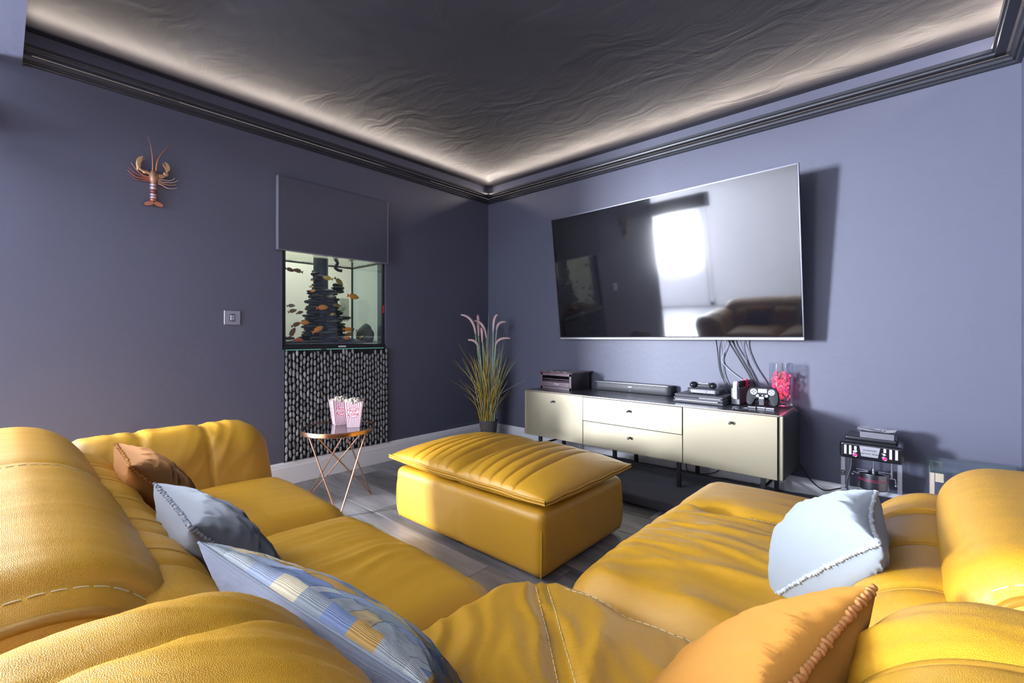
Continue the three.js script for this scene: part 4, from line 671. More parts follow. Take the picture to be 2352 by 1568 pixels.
// ───────────────────────── low cabinet ─────────────────────────
const CX0 = 0.84, CX1 = 2.60, CZ0 = 0.03, CZ1 = 0.45, CB = 0.226, CT = 0.570;
{
  const t = thing('media_cabinet', 'long low champagne coloured cabinet on thin black legs under the television', 'cabinet', [(CX0 + CX1) / 2, 0, (CZ0 + CZ1) / 2]);
  const ox = -(CX0 + CX1) / 2, oz = -(CZ0 + CZ1) / 2, B = (a, b, c, d, e, f) => bb(a + ox, b, c + oz, d + ox, e, f + oz);
  const champ = phy(lin(0.29, 0.255, 0.18), 0.42, { metalness: 0.55, clearcoat: 0.2, clearcoatRoughness: 0.3 });
  const dark = std(lin(0.030, 0.031, 0.036), 0.45);
  const olive = std(lin(0.055, 0.055, 0.050), 0.5);
  mesh('carcass', [B(CX0 + 0.012, CB + 0.004, CZ0, CX1 - 0.012, CT - 0.02, CZ1 - 0.03)], dark, t);
  mesh('side_panel', [rbox(0.022, CT - CB - 0.004, CZ1 - CZ0, 0.008, CX0 + 0.008 + ox, (CB + CT) / 2, 0)], std(lin(0.30, 0.25, 0.16), 0.4, { metalness: 0.5 }), t);
  mesh('side_panel', [rbox(0.026, CT - CB - 0.004, CZ1 - CZ0 + 0.004, 0.009, CX1 - 0.010 + ox, (CB + CT) / 2, 0)], olive, t);
  mesh('corner_trim', [rbox(0.016, CT - CB - 0.006, 0.014, 0.005, CX1 - 0.008 + ox, (CB + CT) / 2, CZ1 - 0.003 + oz)], champ, t);
  mesh('top', [rbox(CX1 - CX0 - 0.004, 0.012, CZ1 - CZ0, 0.003, 0, CT - 0.007, 0)], phy(lin(0.040, 0.040, 0.048), 0.28, { clearcoat: 0.4, clearcoatRoughness: 0.2 }), t);
  mesh('top_edge', [rbox(CX1 - CX0 - 0.03, 0.006, 0.004, 0.0015, -0.004, CT - 0.004, CZ1 + 0.001 + oz), bb(CX1 - 0.020 + ox, CT - 0.003, -0.20, CX1 - 0.010 + ox, CT + 0.0006, 0.205)], std(lin(0.40, 0.33, 0.26), 0.3, { metalness: 0.7 }), t);
  const knobM = std(lin(0.03, 0.032, 0.036), 0.4);
  const frontPanel = (name, x0, x1, y0, y1, kx, ky, zf = 0) => {
    const p = mesh(name, [rbox(x1 - x0 - 0.003, y1 - y0 - 0.003, 0.02, 0.0025)], champ, t); p.position.set((x0 + x1) / 2 + ox, (y0 + y1) / 2, CZ1 - 0.008 + zf + oz);
    mesh('knob', [lathe([[0, 0], [0.0065, 0], [0.006, 0.016], [0.0085, 0.020], [0.0085, 0.027], [0.007, 0.029], [0, 0.029]], 20).rotateX(Math.PI / 2).translate(kx - (x0 + x1) / 2, ky - (y0 + y1) / 2, 0.010)], knobM, p);
  };
  frontPanel('door', CX0 + 0.016, 1.374, CB, CT - 0.008, 1.121, 0.503);
  frontPanel('drawer', 1.374, 2.074, 0.394, CT - 0.010, 1.728, 0.500, 0.004);
  frontPanel('drawer', 1.374, 2.074, CB, 0.394, 1.733, 0.328);
  frontPanel('door', 2.074, CX1 - 0.026, CB, CT - 0.008, 2.345, 0.504);
  const y0 = 0.067, leg = (x, z) => mesh('leg', [bb(x - 0.011 + ox, y0, z - 0.011 + oz, x + 0.011 + ox, CB + 0.004, z + 0.011 + oz)], M.black, t);
  for (const x of [0.966, 1.60, 2.036, 2.496]) { leg(x, 0.41); leg(x, 0.10); }
  mesh('rail', [bb(0.955 + ox, 0.152, 0.405 + oz, 2.507 + ox, 0.166, 0.417 + oz)], M.black, t); mesh('rail', [bb(0.955 + ox, 0.152, 0.094 + oz, 2.507 + ox, 0.166, 0.106 + oz)], M.black, t);
  for (const x of [0.966, 2.496]) mesh('cross_rail', [bb(x - 0.006 + ox, 0.153, 0.10 + oz, x + 0.006 + ox, 0.165, 0.41 + oz)], M.black, t);
}
// ───────────────────────── things on the cabinet ─────────────────────────
const Y = CT;
const SQM = [std(lin(0.55, 0.53, 0.55), 0.35), std(lin(0.03, 0.02, 0.022), 0.35)];
{ // games box with a chequered top
  const w = 0.29, d = 0.265, h = 0.122, t = thing('games_box', 'dark wooden games box with a chequered top on the left end of the cabinet', 'games box', [1.022, Y, 0.157]);
  const wood = phy(lin(0.045, 0.028, 0.034), 0.28, { clearcoat: 0.5, clearcoatRoughness: 0.2 }), wood2 = phy(lin(0.15, 0.105, 0.13), 0.35, { clearcoat: 0.4 });
  mesh('side', [bb(-w / 2, 0, -d / 2, -w / 2 + 0.010, h, d / 2)], wood, t); mesh('side', [bb(w / 2 - 0.010, 0, -d / 2, w / 2, h, d / 2)], wood, t);
  mesh('back', [bb(-w / 2, 0, -d / 2, w / 2, h, -d / 2 + 0.008)], wood, t); mesh('bottom', [bb(-w / 2 + 0.01, 0, -d / 2, w / 2 - 0.01, 0.018, d / 2)], wood2, t);
  mesh('face_frame', [bb(-w / 2 - 0.001, 0, d / 2, -w / 2 + 0.016, h, d / 2 + 0.004), bb(w / 2 - 0.016, 0, d / 2, w / 2 + 0.001, h, d / 2 + 0.004), bb(-w / 2, 0, d / 2, w / 2, 0.018, d / 2 + 0.004), bb(-w / 2, h - 0.018, d / 2, w / 2, h, d / 2 + 0.004)], wood2, t);
  mesh('shelf', [bb(-w / 2 + 0.01, 0.074, -d / 2, w / 2 - 0.01, 0.078, d / 2 - 0.004)], wood2, t); mesh('shelf', [bb(-w / 2 + 0.01, 0.060, -d / 2, w / 2 - 0.01, 0.064, d / 2 - 0.004)], wood2, t);
  const dr = mesh('drawer', [rbox(w - 0.034, 0.036, 0.008, 0.002, 0, 0.038, d / 2 + 0.001)], wood2, t); mesh('plate', [rbox(0.05, 0.008, 0.002, 0.001, 0.01, 0.040, d / 2 + 0.0055)], M.steel, dr);
  mesh('board', [rbox(w + 0.024, 0.011, d + 0.024, 0.003, 0, h + 0.0055, 0)], phy(lin(0.11, 0.05, 0.055), 0.3, { clearcoat: 0.5 }), t);
  const sq = [[], []], s = 0.0315; for (let i = 0; i < 8; i++) for (let j = 0; j < 8; j++) sq[(i + j) % 2].push([(i - 3.5) * s, (j - 3.5) * s]);
  for (const k of [0, 1]) for (const [x, z] of sq[k]) { const m = mesh('square', SQ(s), k ? SQM[0] : SQM[1], t); m.position.set(x, h + 0.0112, z); }
}
function SQ(s) { return SQ.g ??= bb(-s / 2 + 0.0003, 0, -s / 2 + 0.0003, s / 2 - 0.0003, 0.0012, s / 2 - 0.0003); }
{ // soundbar
  const t = thing('soundbar', 'long black soundbar standing on the cabinet', 'soundbar', [1.548, Y, 0.053]);
  const sh = new THREE.Shape(), w = 0.305, d = 0.040; sh.absarc(-w + d, 0, d, Math.PI / 2, Math.PI * 1.5); sh.absarc(w - d, 0, d, -Math.PI / 2, Math.PI / 2);
  mesh('body', [toCreasedNormals(new THREE.ExtrudeGeometry(sh, { depth: 0.056, bevelEnabled: true, bevelSize: 0.003, bevelThickness: 0.004, bevelSegments: 3, curveSegments: 20 }).rotateX(-Math.PI / 2).translate(0, 0.005, 0), 0.7)], std(lin(0.028, 0.028, 0.034), 0.55), t);
  mesh('top_plate', [toCreasedNormals(new THREE.ExtrudeGeometry(sh, { depth: 0.002, bevelEnabled: false, curveSegments: 20 }).rotateX(-Math.PI / 2).translate(0, 0.065, 0), 0.7)], std(lin(0.045, 0.045, 0.055), 0.3), t);
  mesh('top_highlight_strip', [bb(-w + 0.01, 0.0625, d + 0.0005, w - 0.02, 0.0650, d + 0.003)], std(lin(0.25, 0.25, 0.3), 0.25, { metalness: 0.6 }), t);
  const cv = document.createElement('canvas'); cv.width = 256; cv.height = 64; const c = cv.getContext('2d'); c.fillStyle = '#1e1e23'; c.fillRect(0, 0, 256, 64); c.fillStyle = '#e8e8f0'; c.font = 'bold 54px sans-serif'; c.textAlign = 'center'; c.fillText('SONOS', 128, 51);
  const tx = new THREE.CanvasTexture(cv); tx.colorSpace = THREE.SRGBColorSpace;
  const lg = mesh('logo', new THREE.PlaneGeometry(0.044, 0.011), std(0xffffff, 0.5, { map: tx }), t); lg.position.set(0.0, 0.040, d + 0.0036);
  mesh('sensor', [bb(-0.006, 0.012, d + 0.003, 0.006, 0.0135, d + 0.0034)], std(lin(0.4, 0.4, 0.4), 0.5), t);
}
{ // three-layer games console
  const t = thing('games_console', 'flat black three layered games console at the right of the soundbar', 'games console', [2.112, Y, 0.200]);
  const m = std(lin(0.105, 0.105, 0.122), 0.45), sh = (k, w, d, h) => { // slab with slanted front
    const s = new THREE.Shape([[-d / 2, 0], [d / 2 - 0.006, 0], [d / 2, h], [-d / 2 + 0.006, h]].map(p => new THREE.Vector2(...p))); return new THREE.ExtrudeGeometry(s, { depth: w, bevelEnabled: false }).rotateY(-Math.PI / 2).translate(w / 2, 0, 0); };
  [[0, 0.010, 0.296, 0.245], [1, 0.0275, 0.292, 0.235], [2, 0.045, 0.286, 0.225]].forEach(([k, y, w, d]) => mesh('slab', [sh(k, w, d, 0.0128).translate(0, y - 0.008, 0)], m, t));
  mesh('core', [bb(-0.135, 0.004, -0.105, 0.135, 0.045, 0.099)], M.blackMatte, t);
  mesh('light_strip', [bb(-0.135, 0.0152, 0.100, 0.12, 0.0188, 0.1215)], std(lin(0.65, 0.65, 0.72), 0.2, { metalness: 0.7 }), t);
  mesh('disc_slot', [bb(0.01, 0.0328, 0.096, 0.135, 0.0364, 0.1165)], std(lin(0.5, 0.5, 0.56), 0.2, { metalness: 0.7 }), t);
  const s = thing('streaming_box', 'small rounded black set top box on top of the games console', 'set top box', [2.118, Y + 0.0505, 0.185]);
  const rs = new THREE.Shape(); const a = 0.098, b = 0.062, r = 0.03; rs.moveTo(-a + r, -b); rs.lineTo(a - r, -b); rs.absarc(a - r, -b + r, r, -Math.PI / 2, 0); rs.lineTo(a, b - r); rs.absarc(a - r, b - r, r, 0, Math.PI / 2); rs.lineTo(-a + r, b); rs.absarc(-a + r, b - r, r, Math.PI / 2, Math.PI); rs.lineTo(-a, -b + r); rs.absarc(-a + r, -b + r, r, Math.PI, 1.5 * Math.PI);
  mesh('body', [toCreasedNormals(new THREE.ExtrudeGeometry(rs, { depth: 0.022, bevelEnabled: true, bevelSize: 0.003, bevelThickness: 0.003, bevelSegments: 3, curveSegments: 12 }).rotateX(-Math.PI / 2).translate(0, 0.0085, 0), 0.8)], std(lin(0.05, 0.05, 0.058), 0.35), s);
  mesh('front_plate', [bb(-0.07, 0.008, b + 0.0028, 0.075, 0.027, b + 0.0036)], std(lin(0.16, 0.16, 0.19), 0.35), s);
  mesh('port', [cyl(0.004, 0.004, 0.001, 14).rotateX(Math.PI / 2).translate(0.025, 0.0175, b + 0.004)], M.black, s);
  for (const x of [0.042, 0.056]) mesh('button', [cyl(0.0025, 0.0025, 0.001, 12).rotateX(Math.PI / 2).translate(x, 0.0175, b + 0.004)], std(lin(0.3, 0.4, 0.32), 0.4), s);
  mesh('logo', [bb(-0.052, 0.016, b + 0.0036, -0.042, 0.020, b + 0.004)], std(lin(0.5, 0.5, 0.55), 0.4), s);
  for (const x of [-0.07, 0.07]) mesh('foot', [cyl(0.008, 0.009, 0.006, 14, x, 0.003, 0.04)], M.blackMatte, s);
  // dark game pad lying on the box
  const p = thing('game_pad', 'black game pad with two round grips lying on the set top box', 'game controller', [2.108, Y + 0.084, 0.190]);
  for (const k of [-1, 1]) mesh('grip', [weldNormals(new THREE.SphereGeometry(1, 22, 16).scale(0.023, 0.020, 0.030).rotateY(k * 0.35).translate(k * 0.058, 0.020, 0.012))], phy(lin(0.012, 0.012, 0.015), 0.22, { clearcoat: 0.6 }), p);
  mesh('body', [rbox(0.108, 0.014, 0.045, 0.006, 0, 0.014, -0.008)], M.black, p);
  mesh('top_plate', [rbox(0.062, 0.006, 0.034, 0.003, 0.002, 0.032, -0.004)], std(lin(0.35, 0.35, 0.42), 0.25, { metalness: 0.6 }), p);
  mesh('neck', [rbox(0.06, 0.012, 0.02, 0.004, 0.002, 0.024, -0.006)], M.black, p);
}
{ // dock with a handheld console
  const t = thing('console_dock', 'small dark dock holding a handheld games console', 'dock', [2.304, Y, 0.140], -0.02);
  mesh('front_shell', [rbox(0.050, 0.100, 0.16, 0.005, 0, 0.052, 0)].map(g => g), std(lin(0.10, 0.10, 0.115), 0.35), t);
  mesh('marks', [bb(-0.018, 0.024, 0.0801, -0.016, 0.034, 0.0806), bb(-0.018, 0.022, 0.0801, -0.013, 0.024, 0.0806)], std(lin(0.4, 0.4, 0.4), 0.5), t);
  const hh = thing('handheld_console', 'handheld games console with white and red grips standing in the dock', 'handheld console', [2.306, Y + 0.028, 0.140], -0.02);
  mesh('screen_body', [rbox(0.013, 0.098, 0.155, 0.004, 0.004, 0.062, -0.004)], M.black, hh);
  const joy = s => { const sh = new THREE.Shape(); sh.moveTo(0, -0.05); sh.lineTo(0, 0.05); sh.absarc(0.010, 0.04, 0.0, 0, 0); const q = new THREE.Shape(); q.moveTo(0, -0.051); q.lineTo(0.014, -0.051); q.absarc(0.014, -0.031, 0.020, -Math.PI / 2, 0); q.lineTo(0.034, 0.031); q.absarc(0.014, 0.031, 0.020, 0, Math.PI / 2); q.lineTo(0, 0.051); q.closePath(); return new THREE.ExtrudeGeometry(q, { depth: 0.016, bevelEnabled: true, bevelSize: 0.003, bevelThickness: 0.003, bevelSegments: 3 }); };
  mesh('grip', [joy().rotateY(-Math.PI / 2).translate(0.012, 0.062, 0.074)], std(lin(0.72, 0.73, 0.78), 0.4), hh).userData.label = 'white grip';
  mesh('grip', [joy().rotateY(Math.PI / 2).translate(-0.004, 0.062, -0.082)], std(lin(0.75, 0.02, 0.10), 0.4), hh).userData.label = 'red grip';
  mesh('stick', [cyl(0.007, 0.008, 0.008, 14).rotateZ(Math.PI / 2).translate(0.022, 0.075, 0.094)], M.black, hh);
}
{ // game controller facing the room on a charging stand
  const t = thing('game_controller', 'black game controller with silver buttons propped up facing the room', 'game controller', [2.445, Y + 0.010, 0.205], 0.10);
  // outline of the body: wide top, two grips downward
  const pts = [[-0.045, 0.052], [0.045, 0.052], [0.072, 0.046], [0.085, 0.020], [0.090, -0.020], [0.084, -0.052], [0.066, -0.060], [0.052, -0.040], [0.040, -0.018], [0.0, -0.014], [-0.040, -0.018], [-0.052, -0.040], [-0.066, -0.060], [-0.084, -0.052], [-0.090, -0.020], [-0.085, 0.020], [-0.072, 0.046]];
  const sp = new THREE.SplineCurve([...pts, pts[0]].map(p => new THREE.Vector2(...p))), sh = new THREE.Shape(sp.getPoints(90));
  const K = (geo) => geo.scale(0.88, 0.88, 0.88).rotateX(-0.30).translate(0, 0.055, 0);
  const blk = std(lin(0.010, 0.010, 0.012), 0.6);
  mesh('body', [K(toCreasedNormals(new THREE.ExtrudeGeometry(sh, { depth: 0.018, bevelEnabled: true, bevelSize: 0.007, bevelThickness: 0.010, bevelSegments: 5 }).translate(0, 0, -0.018), 1.0))], blk, t);
  const sil = std(lin(0.50, 0.50, 0.56), 0.3, { metalness: 0.5 });
  mesh('touch_pad', [K(rbox(0.054, 0.028, 0.004, 0.002, 0, 0.032, 0.0105))], sil, t);
  for (const x of [-0.052, 0.052]) mesh('button_field', [K(cyl(0.020, 0.020, 0.003, 28).rotateX(Math.PI / 2).translate(x, 0.024, 0.0105))], sil, t);
  for (const [x, y] of [[0, 0.011], [0, -0.011], [0.011, 0], [-0.011, 0]]) { mesh('button', [K(cyl(0.0045, 0.0045, 0.003, 14).rotateX(Math.PI / 2).translate(0.052 + x, 0.024 + y, 0.0125))], std(lin(0.16, 0.16, 0.19), 0.4), t); mesh('arrow_button', [K(rbox(0.007, 0.007, 0.003, 0.0015, -0.052 + x * 0.85, 0.024 + y * 0.85, 0.0125))], M.black, t); }
  for (const x of [-0.026, 0.026]) mesh('stick', [K(lathe([[0, 0.010], [0.006, 0.0095], [0.0092, 0.011], [0.0092, 0.008], [0.005, 0.005], [0.005, 0], [0, 0]], 22).rotateX(Math.PI / 2).translate(x, -0.003, 0.010))], sil, t);
  mesh('logo_button', [K(cyl(0.004, 0.004, 0.003, 14).rotateX(Math.PI / 2).translate(0, 0.002, 0.0105))], sil, t);
  for (const x of [-0.06, 0.06]) mesh('shoulder', [K(rbox(0.034, 0.012, 0.02, 0.005, x, 0.052, -0.012))], blk, t);
  mesh('light_bar', [K(rbox(0.05, 0.004, 0.010, 0.001, 0, 0.0585, -0.010))], std(lin(0.5, 0.42, 0.30), 0.3), t);
  const s = thing('charging_stand', 'low steel stand with a clip under the propped game controller', 'stand', [2.445, Y, 0.205], 0.10);
  mesh('clip', [rbox(0.026, 0.042, 0.012, 0.003, 0, 0.036, 0.034)], std(lin(0.06, 0.06, 0.07), 0.4), s);
  mesh('clip_top', [rbox(0.028, 0.014, 0.013, 0.003, 0, 0.058, 0.036)], sil, s);
  for (const x of [-0.046, 0.046, 0]) mesh('foot', [rbox(0.042, 0.008, 0.03, 0.002, x, 0.004, x ? 0.055 : 0.045)], sil, s);
}
{ // glass dish
  const t = thing('glass_dish', 'small round cut glass dish on the front edge of the cabinet', 'dish', [2.372, Y, 0.378]);
  mesh('bowl', [lathe([[0, 0.003], [0.030, 0.003], [0.036, 0.010], [0.040, 0.011], [0.043, 0.008], [0.040, 0.002], [0.036, 0], [0, 0]], 36)], phy(lin(0.95, 0.97, 0.97), 0.02, { transmission: 1, thickness: 0.004, ior: 1.5 }), t);
  const gs = []; for (let i = 0; i < 24; i++) { const a = i / 24 * Math.PI * 2; gs.push(rod([0.038 * Math.cos(a), 0.0105, 0.038 * Math.sin(a)], [0.042 * Math.cos(a + 0.1), 0.004, 0.042 * Math.sin(a + 0.1)], 0.0012, 5)); } mesh('cut_rim', gs, phy(lin(0.7, 0.7, 0.75), 0.1, { metalness: 0.7 }), t).userData.kind = 'stuff';
}
{ // glass cylinder vase full of glowing red discs
  const vx = 2.517, vz = 0.092, t = thing('glass_vase', 'tall clear glass cylinder vase at the right end of the cabinet', 'vase', [vx, Y + 0.001, vz]);
  const r = 0.062, h = 0.252;
  mesh('wall', [lathe([[r - 0.001, 0.030], [r, 0.028], [r, h], [r - 0.001, h + 0.001], [r - 0.003, h], [r - 0.003, 0.031]], 56)], phy(lin(0.97, 0.98, 1), 0.0, { transmission: 1, thickness: 0, ior: 1.8 }), t);
  mesh('base', [lathe([[0, 0], [r - 0.002, 0], [r, 0.003], [r, 0.026], [r - 0.003, 0.029], [0, 0.029]], 56)], phy(lin(0.97, 0.98, 1), 0.0, { transmission: 1, thickness: 0.02, ior: 1.5 }), t);
  const L = thing('fairy_lights', 'string of glowing pink red disc lights piled inside the glass vase', 'lights', [vx, Y + 0.033, vz]);
  const glow = new THREE.MeshStandardMaterial({ color: lin(0.85, 0.10, 0.16), emissive: lin(1.0, 0.10, 0.16), emissiveIntensity: 0.9, roughness: 0.35 });
  const glow2 = new THREE.MeshStandardMaterial({ color: lin(0.75, 0.02, 0.22), emissive: lin(0.85, 0.01, 0.22), emissiveIntensity: 0.5, roughness: 0.35 });
  const disc = new THREE.SphereGeometry(0.0098, 14, 10).scale(1, 1, 0.45), P = [];
  for (let i = 0; i < 80; i++) { let q; for (let k = 0; k < 30; k++) { const a = rr(0, 6.283), R = Math.sqrt(rnd()) * 0.046; q = [R * Math.cos(a), 0.012 + (i / 80) * 0.150 + rr(-0.008, 0.008), R * Math.sin(a)]; if (P.every(p => Math.hypot(p[0] - q[0], p[1] - q[1], p[2] - q[2]) > 0.0160)) break; } P.push(q); const m = mesh('bulb', disc, i % 4 === 3 ? glow2 : glow, L); m.position.set(...q); m.rotation.set(rr(-0.9, 0.9), Math.atan2(q[0], q[2]) + rr(-0.8, 0.8), rr(-1, 1)); }
  mesh('wire', [tube(P.map(p => [p[0] * 0.9, p[1], p[2] * 0.9]), 0.0014, 500, 5), tube([[...P[79]], [0.03, 0.19, 0.03], [0.045, 0.222, 0.01], [0.055, 0.222, -0.01]], 0.001, 30, 5)], std(lin(0.12, 0.10, 0.10), 0.5), L);
  const pl = new THREE.PointLight(new THREE.Color().setRGB(1, 0.06, 0.30), 0.10, 2); pl.position.set(vx, Y + 0.10, vz); pl.shadow.radius = 2; scene.add(pl);
}
{ // thin wires
  tag(mesh('wire', [tube([[2.575, 0.573, 0.10], [2.60, 0.575, 0.16], [2.612, 0.57, 0.20], [2.63, 0.53, 0.10], [2.64, 0.48, 0.04], [2.635, 0.42, 0.02]], 0.0011, 40, 5)], std(lin(0.10, 0.10, 0.12), 0.5)), 'thin wire dangling over the right end of the cabinet', 'wire');
  tag(mesh('power_cord', [tube([[2.56, 0.30, 0.022], [2.61, 0.22, 0.03], [2.66, 0.15, 0.04], [2.72, 0.115, 0.06], [2.78, 0.14, 0.09], [2.83, 0.17, 0.12]], 0.0038, 48, 7)], M.black), 'black power cord looping from behind the cabinet to the popcorn machine', 'cord');
  tag(mesh('floor_cable', [tube([[1.93, 0.17, 0.03], [1.935, 0.11, 0.035], [1.95, 0.072, 0.05], [2.06, 0.072, 0.07], [2.14, 0.10, 0.04], [2.17, 0.15, 0.026]], 0.003, 40, 6)], M.black), 'black cable hanging behind the legs of the cabinet', 'cable');
}
// ───────────────────────── popcorn machine ─────────────────────────
{
  const x0 = 2.822, x1 = 3.068, zb = 0.055, zf = 0.285, y0 = 0.065, t = thing('popcorn_machine', 'small black and clear popcorn machine standing right of the cabinet', 'popcorn machine', [(x0 + x1) / 2, y0, (zb + zf) / 2]);
  const w = x1 - x0, d = zf - zb, blk = phy(lin(0.010, 0.010, 0.014), 0.22, { clearcoat: 0.6, clearcoatRoughness: 0.1 });
  mesh('base', [rbox(w, 0.075, d, 0.012, 0, 0.0375, 0)], blk, t);
  const top = 0.300;
  mesh('housing', [rbox(w + 0.006, 0.085, d + 0.01, 0.016, 0, top + 0.0425, 0)], blk, t);
  mesh('lid', [rbox(w * 0.86, 0.022, d * 0.62, 0.01, -0.004, top + 0.094, -0.02)], std(lin(0.02, 0.02, 0.026), 0.35), t);
  const clear = phy(lin(0.95, 0.96, 0.98), 0.02, { transmission: 1, thickness: 0, ior: 1.5 });
  for (const sx of [-1, 1]) for (const sz of [-1, 1]) mesh('clear_post', [rbox(0.018, top - 0.07, 0.018, 0.004, sx * (w / 2 - 0.012), 0.07 + (top - 0.07) / 2, sz * (d / 2 - 0.012))], phy(lin(0.9, 0.9, 0.95), 0.05, { transmission: 0.9, thickness: 0, ior: 1.7 }), t);
  mesh('clear_panel', [bb(-w / 2 + 0.02, 0.075, d / 2 - 0.006, w / 2 - 0.02, top, d / 2 - 0.003)], clear, t);
  mesh('clear_panel', [bb(-w / 2 + 0.002, 0.075, -d / 2 + 0.02, -w / 2 + 0.005, top, d / 2 - 0.02)], clear, t); mesh('clear_panel', [bb(w / 2 - 0.005, 0.075, -d / 2 + 0.02, w / 2 - 0.002, top, d / 2 - 0.02)], clear, t);
  const k = mesh('kettle', [lathe([[0, 0], [0.058, 0], [0.064, 0.006], [0.064, 0.078], [0.066, 0.080], [0.066, 0.084], [0, 0.090]], 56)], std(lin(0.52, 0.52, 0.56), 0.25, { metalness: 1 }), t); k.position.set(0.006, 0.140, 0.012);
  mesh('red_band', [lathe([[0.0643, 0.046], [0.0646, 0.0465], [0.0646, 0.0475], [0.0643, 0.048]], 56), lathe([[0.0643, 0.054], [0.0646, 0.0545], [0.0646, 0.0555], [0.0643, 0.056]], 56)], std(lin(0.6, 0.02, 0.10), 0.4), k);
  mesh('kettle_lid_clip', [rbox(0.05, 0.004, 0.008, 0.001, -0.045, 0.091, 0.01), rbox(0.05, 0.004, 0.008, 0.001, 0.045, 0.091, 0.01)], M.steel, k);
  mesh('stirring_rod', [cyl(0.003, 0.003, 0.08, 12, 0.006, 0.262, 0.012), cyl(0.009, 0.009, 0.012, 14, 0.006, 0.236, 0.012)], M.steel, t);
  mesh('kettle_bracket', [rod([0.078, 0.29, 0.02], [0.078, 0.205, 0.02], 0.005), rod([0.06, 0.205, 0.02], [0.092, 0.205, 0.02], 0.003), rod([0.092, 0.205, 0.02], [0.094, 0.175, 0.02], 0.003), new THREE.SphereGeometry(0.006, 10, 8).translate(0.094, 0.172, 0.02)], M.steel, t);
  mesh('kettle_bracket', [rod([-0.078, 0.215, 0.02], [-0.058, 0.207, 0.02], 0.004), new THREE.SphereGeometry(0.005, 10, 8).translate(-0.079, 0.20, 0.02)], M.steel, t);
  mesh('kettle_cord', [tube([[-0.085, 0.295, 0.0], [-0.088, 0.23, 0.01], [-0.104, 0.15, 0.02], [-0.095, 0.105, 0.02], [-0.072, 0.10, 0.02], [-0.055, 0.125, 0.02]], 0.0045, 40, 8)], std(lin(0.06, 0.06, 0.075), 0.4), t);
  mesh('hinge', [cyl(0.014, 0.014, 0.006, 24).rotateX(Math.PI / 2).translate(-w / 2 + 0.012, 0.222, d / 2), bb(-w / 2 - 0.010, 0.216, d / 2 - 0.004, -w / 2 + 0.010, 0.230, d / 2 + 0.002), cyl(0.003, 0.003, 0.026, 10, -w / 2 - 0.011, 0.223, d / 2)], M.black, t);
  for (const y of [-0.0055, 0.0055]) mesh('screw', [new THREE.SphereGeometry(0.003, 10, 8).translate(-w / 2 + 0.012, 0.222 + y, d / 2 + 0.0035)], M.chrome, t);
  const fz = d / 2 + 0.0052;
  const white = std(lin(0.62, 0.62, 0.68), 0.4);
  for (const [x, y, h] of [[-0.100, 0.044, 0.046], [-0.080, 0.044, 0.046], [-0.059, 0.056, 0.020], [0.056, 0.060, 0.020], [0.078, 0.046, 0.048], [0.100, 0.046, 0.048]]) mesh('stripe', [rbox(0.0105, h, 0.003, 0.005, x, top + y, fz, 4)], white, t);
  const pop = s => [0, 1, 2, 3].map(i => new THREE.SphereGeometry(0.004, 8, 6).scale(1, 1, 0.4).translate(s + (i - 1.5) * 0.0035, top + 0.039 + (i % 2) * 0.003 - 0.001, fz + 0.001));
  mesh('popcorn_icon', pop(-0.060), white, t); mesh('pot_icon', [new THREE.SphereGeometry(0.007, 10, 8).scale(1, 0.55, 0.3).translate(0.054, top + 0.040, fz + 0.001), rbox(0.014, 0.002, 0.002, 0.0008, 0.050, top + 0.0455, fz + 0.001)], white, t);
  for (const [x, y] of [[-0.061, 0.022], [0.055, 0.022]]) { mesh('button_ring', [new THREE.TorusGeometry(0.0095, 0.002, 8, 26).translate(x, top + y, fz + 0.001)], M.chrome, t); mesh('button', [new THREE.SphereGeometry(0.008, 16, 10).scale(1, 1, 0.4).translate(x, top + y, fz + 0.001)], new THREE.MeshStandardMaterial({ color: lin(0.8, 0.03, 0.22), emissive: lin(0.9, 0.04, 0.25), emissiveIntensity: 0.35, roughness: 0.25 }), t); }
  const cv = document.createElement('canvas'); cv.width = 512; cv.height = 320; const c = cv.getContext('2d'); const gr = c.createLinearGradient(0, 0, 0, 1); c.fillStyle = '#b9b9c4'; c.fillRect(0, 0, 512, 320); c.fillStyle = '#26262c'; c.textAlign = 'center'; c.font = 'bold 58px sans-serif'; c.fillText('KLARSTEIN', 256, 125); c.font = 'bold 68px serif'; c.fillText('Popcorn Maker', 256, 225);
  const tx = new THREE.CanvasTexture(cv); tx.colorSpace = THREE.SRGBColorSpace;
  const sh = new THREE.Shape([[-0.040, 0.026], [0.040, 0.026], [0.031, -0.022], [-0.033, -0.022]].map(p => new THREE.Vector2(...p)));
  const sg = new THREE.ExtrudeGeometry(sh, { depth: 0.002, bevelEnabled: true, bevelSize: 0.001, bevelThickness: 0.0008, bevelSegments: 2 }), sp = sg.attributes.position, su = sg.attributes.uv; for (let i = 0; i < sp.count; i++) su.setXY(i, (sp.getX(i) + 0.044) / 0.088, (sp.getY(i) + 0.027) / 0.054);
  mesh('name_plate', [sg.translate(-0.002, top + 0.043, fz)], std(0xffffff, 0.3, { map: tx, metalness: 0.5 }), t);
  // leaflet and box on the top
  const b = thing('flat_box', 'flat grey box lying on top of the popcorn machine', 'box', [2.968, y0 + 0.406, 0.20]); mesh('body', [rbox(0.135, 0.030, 0.10, 0.003, 0, 0.015, 0)], std(lin(0.14, 0.14, 0.17), 0.4), b);
  const cv2 = document.createElement('canvas'); cv2.width = 256; cv2.height = 180; const q = cv2.getContext('2d'); q.fillStyle = '#dcdce2'; q.fillRect(0, 0, 256, 180); q.fillStyle = '#303036'; for (let i = 0; i < 7; i++) q.fillRect(90 - (i % 3) * 14, 62 + i * 9, 80 + (i % 4) * 12, 4); q.fillRect(150, 60, 34, 50); q.fillStyle = '#dcdce2'; q.fillRect(156, 68, 22, 30);
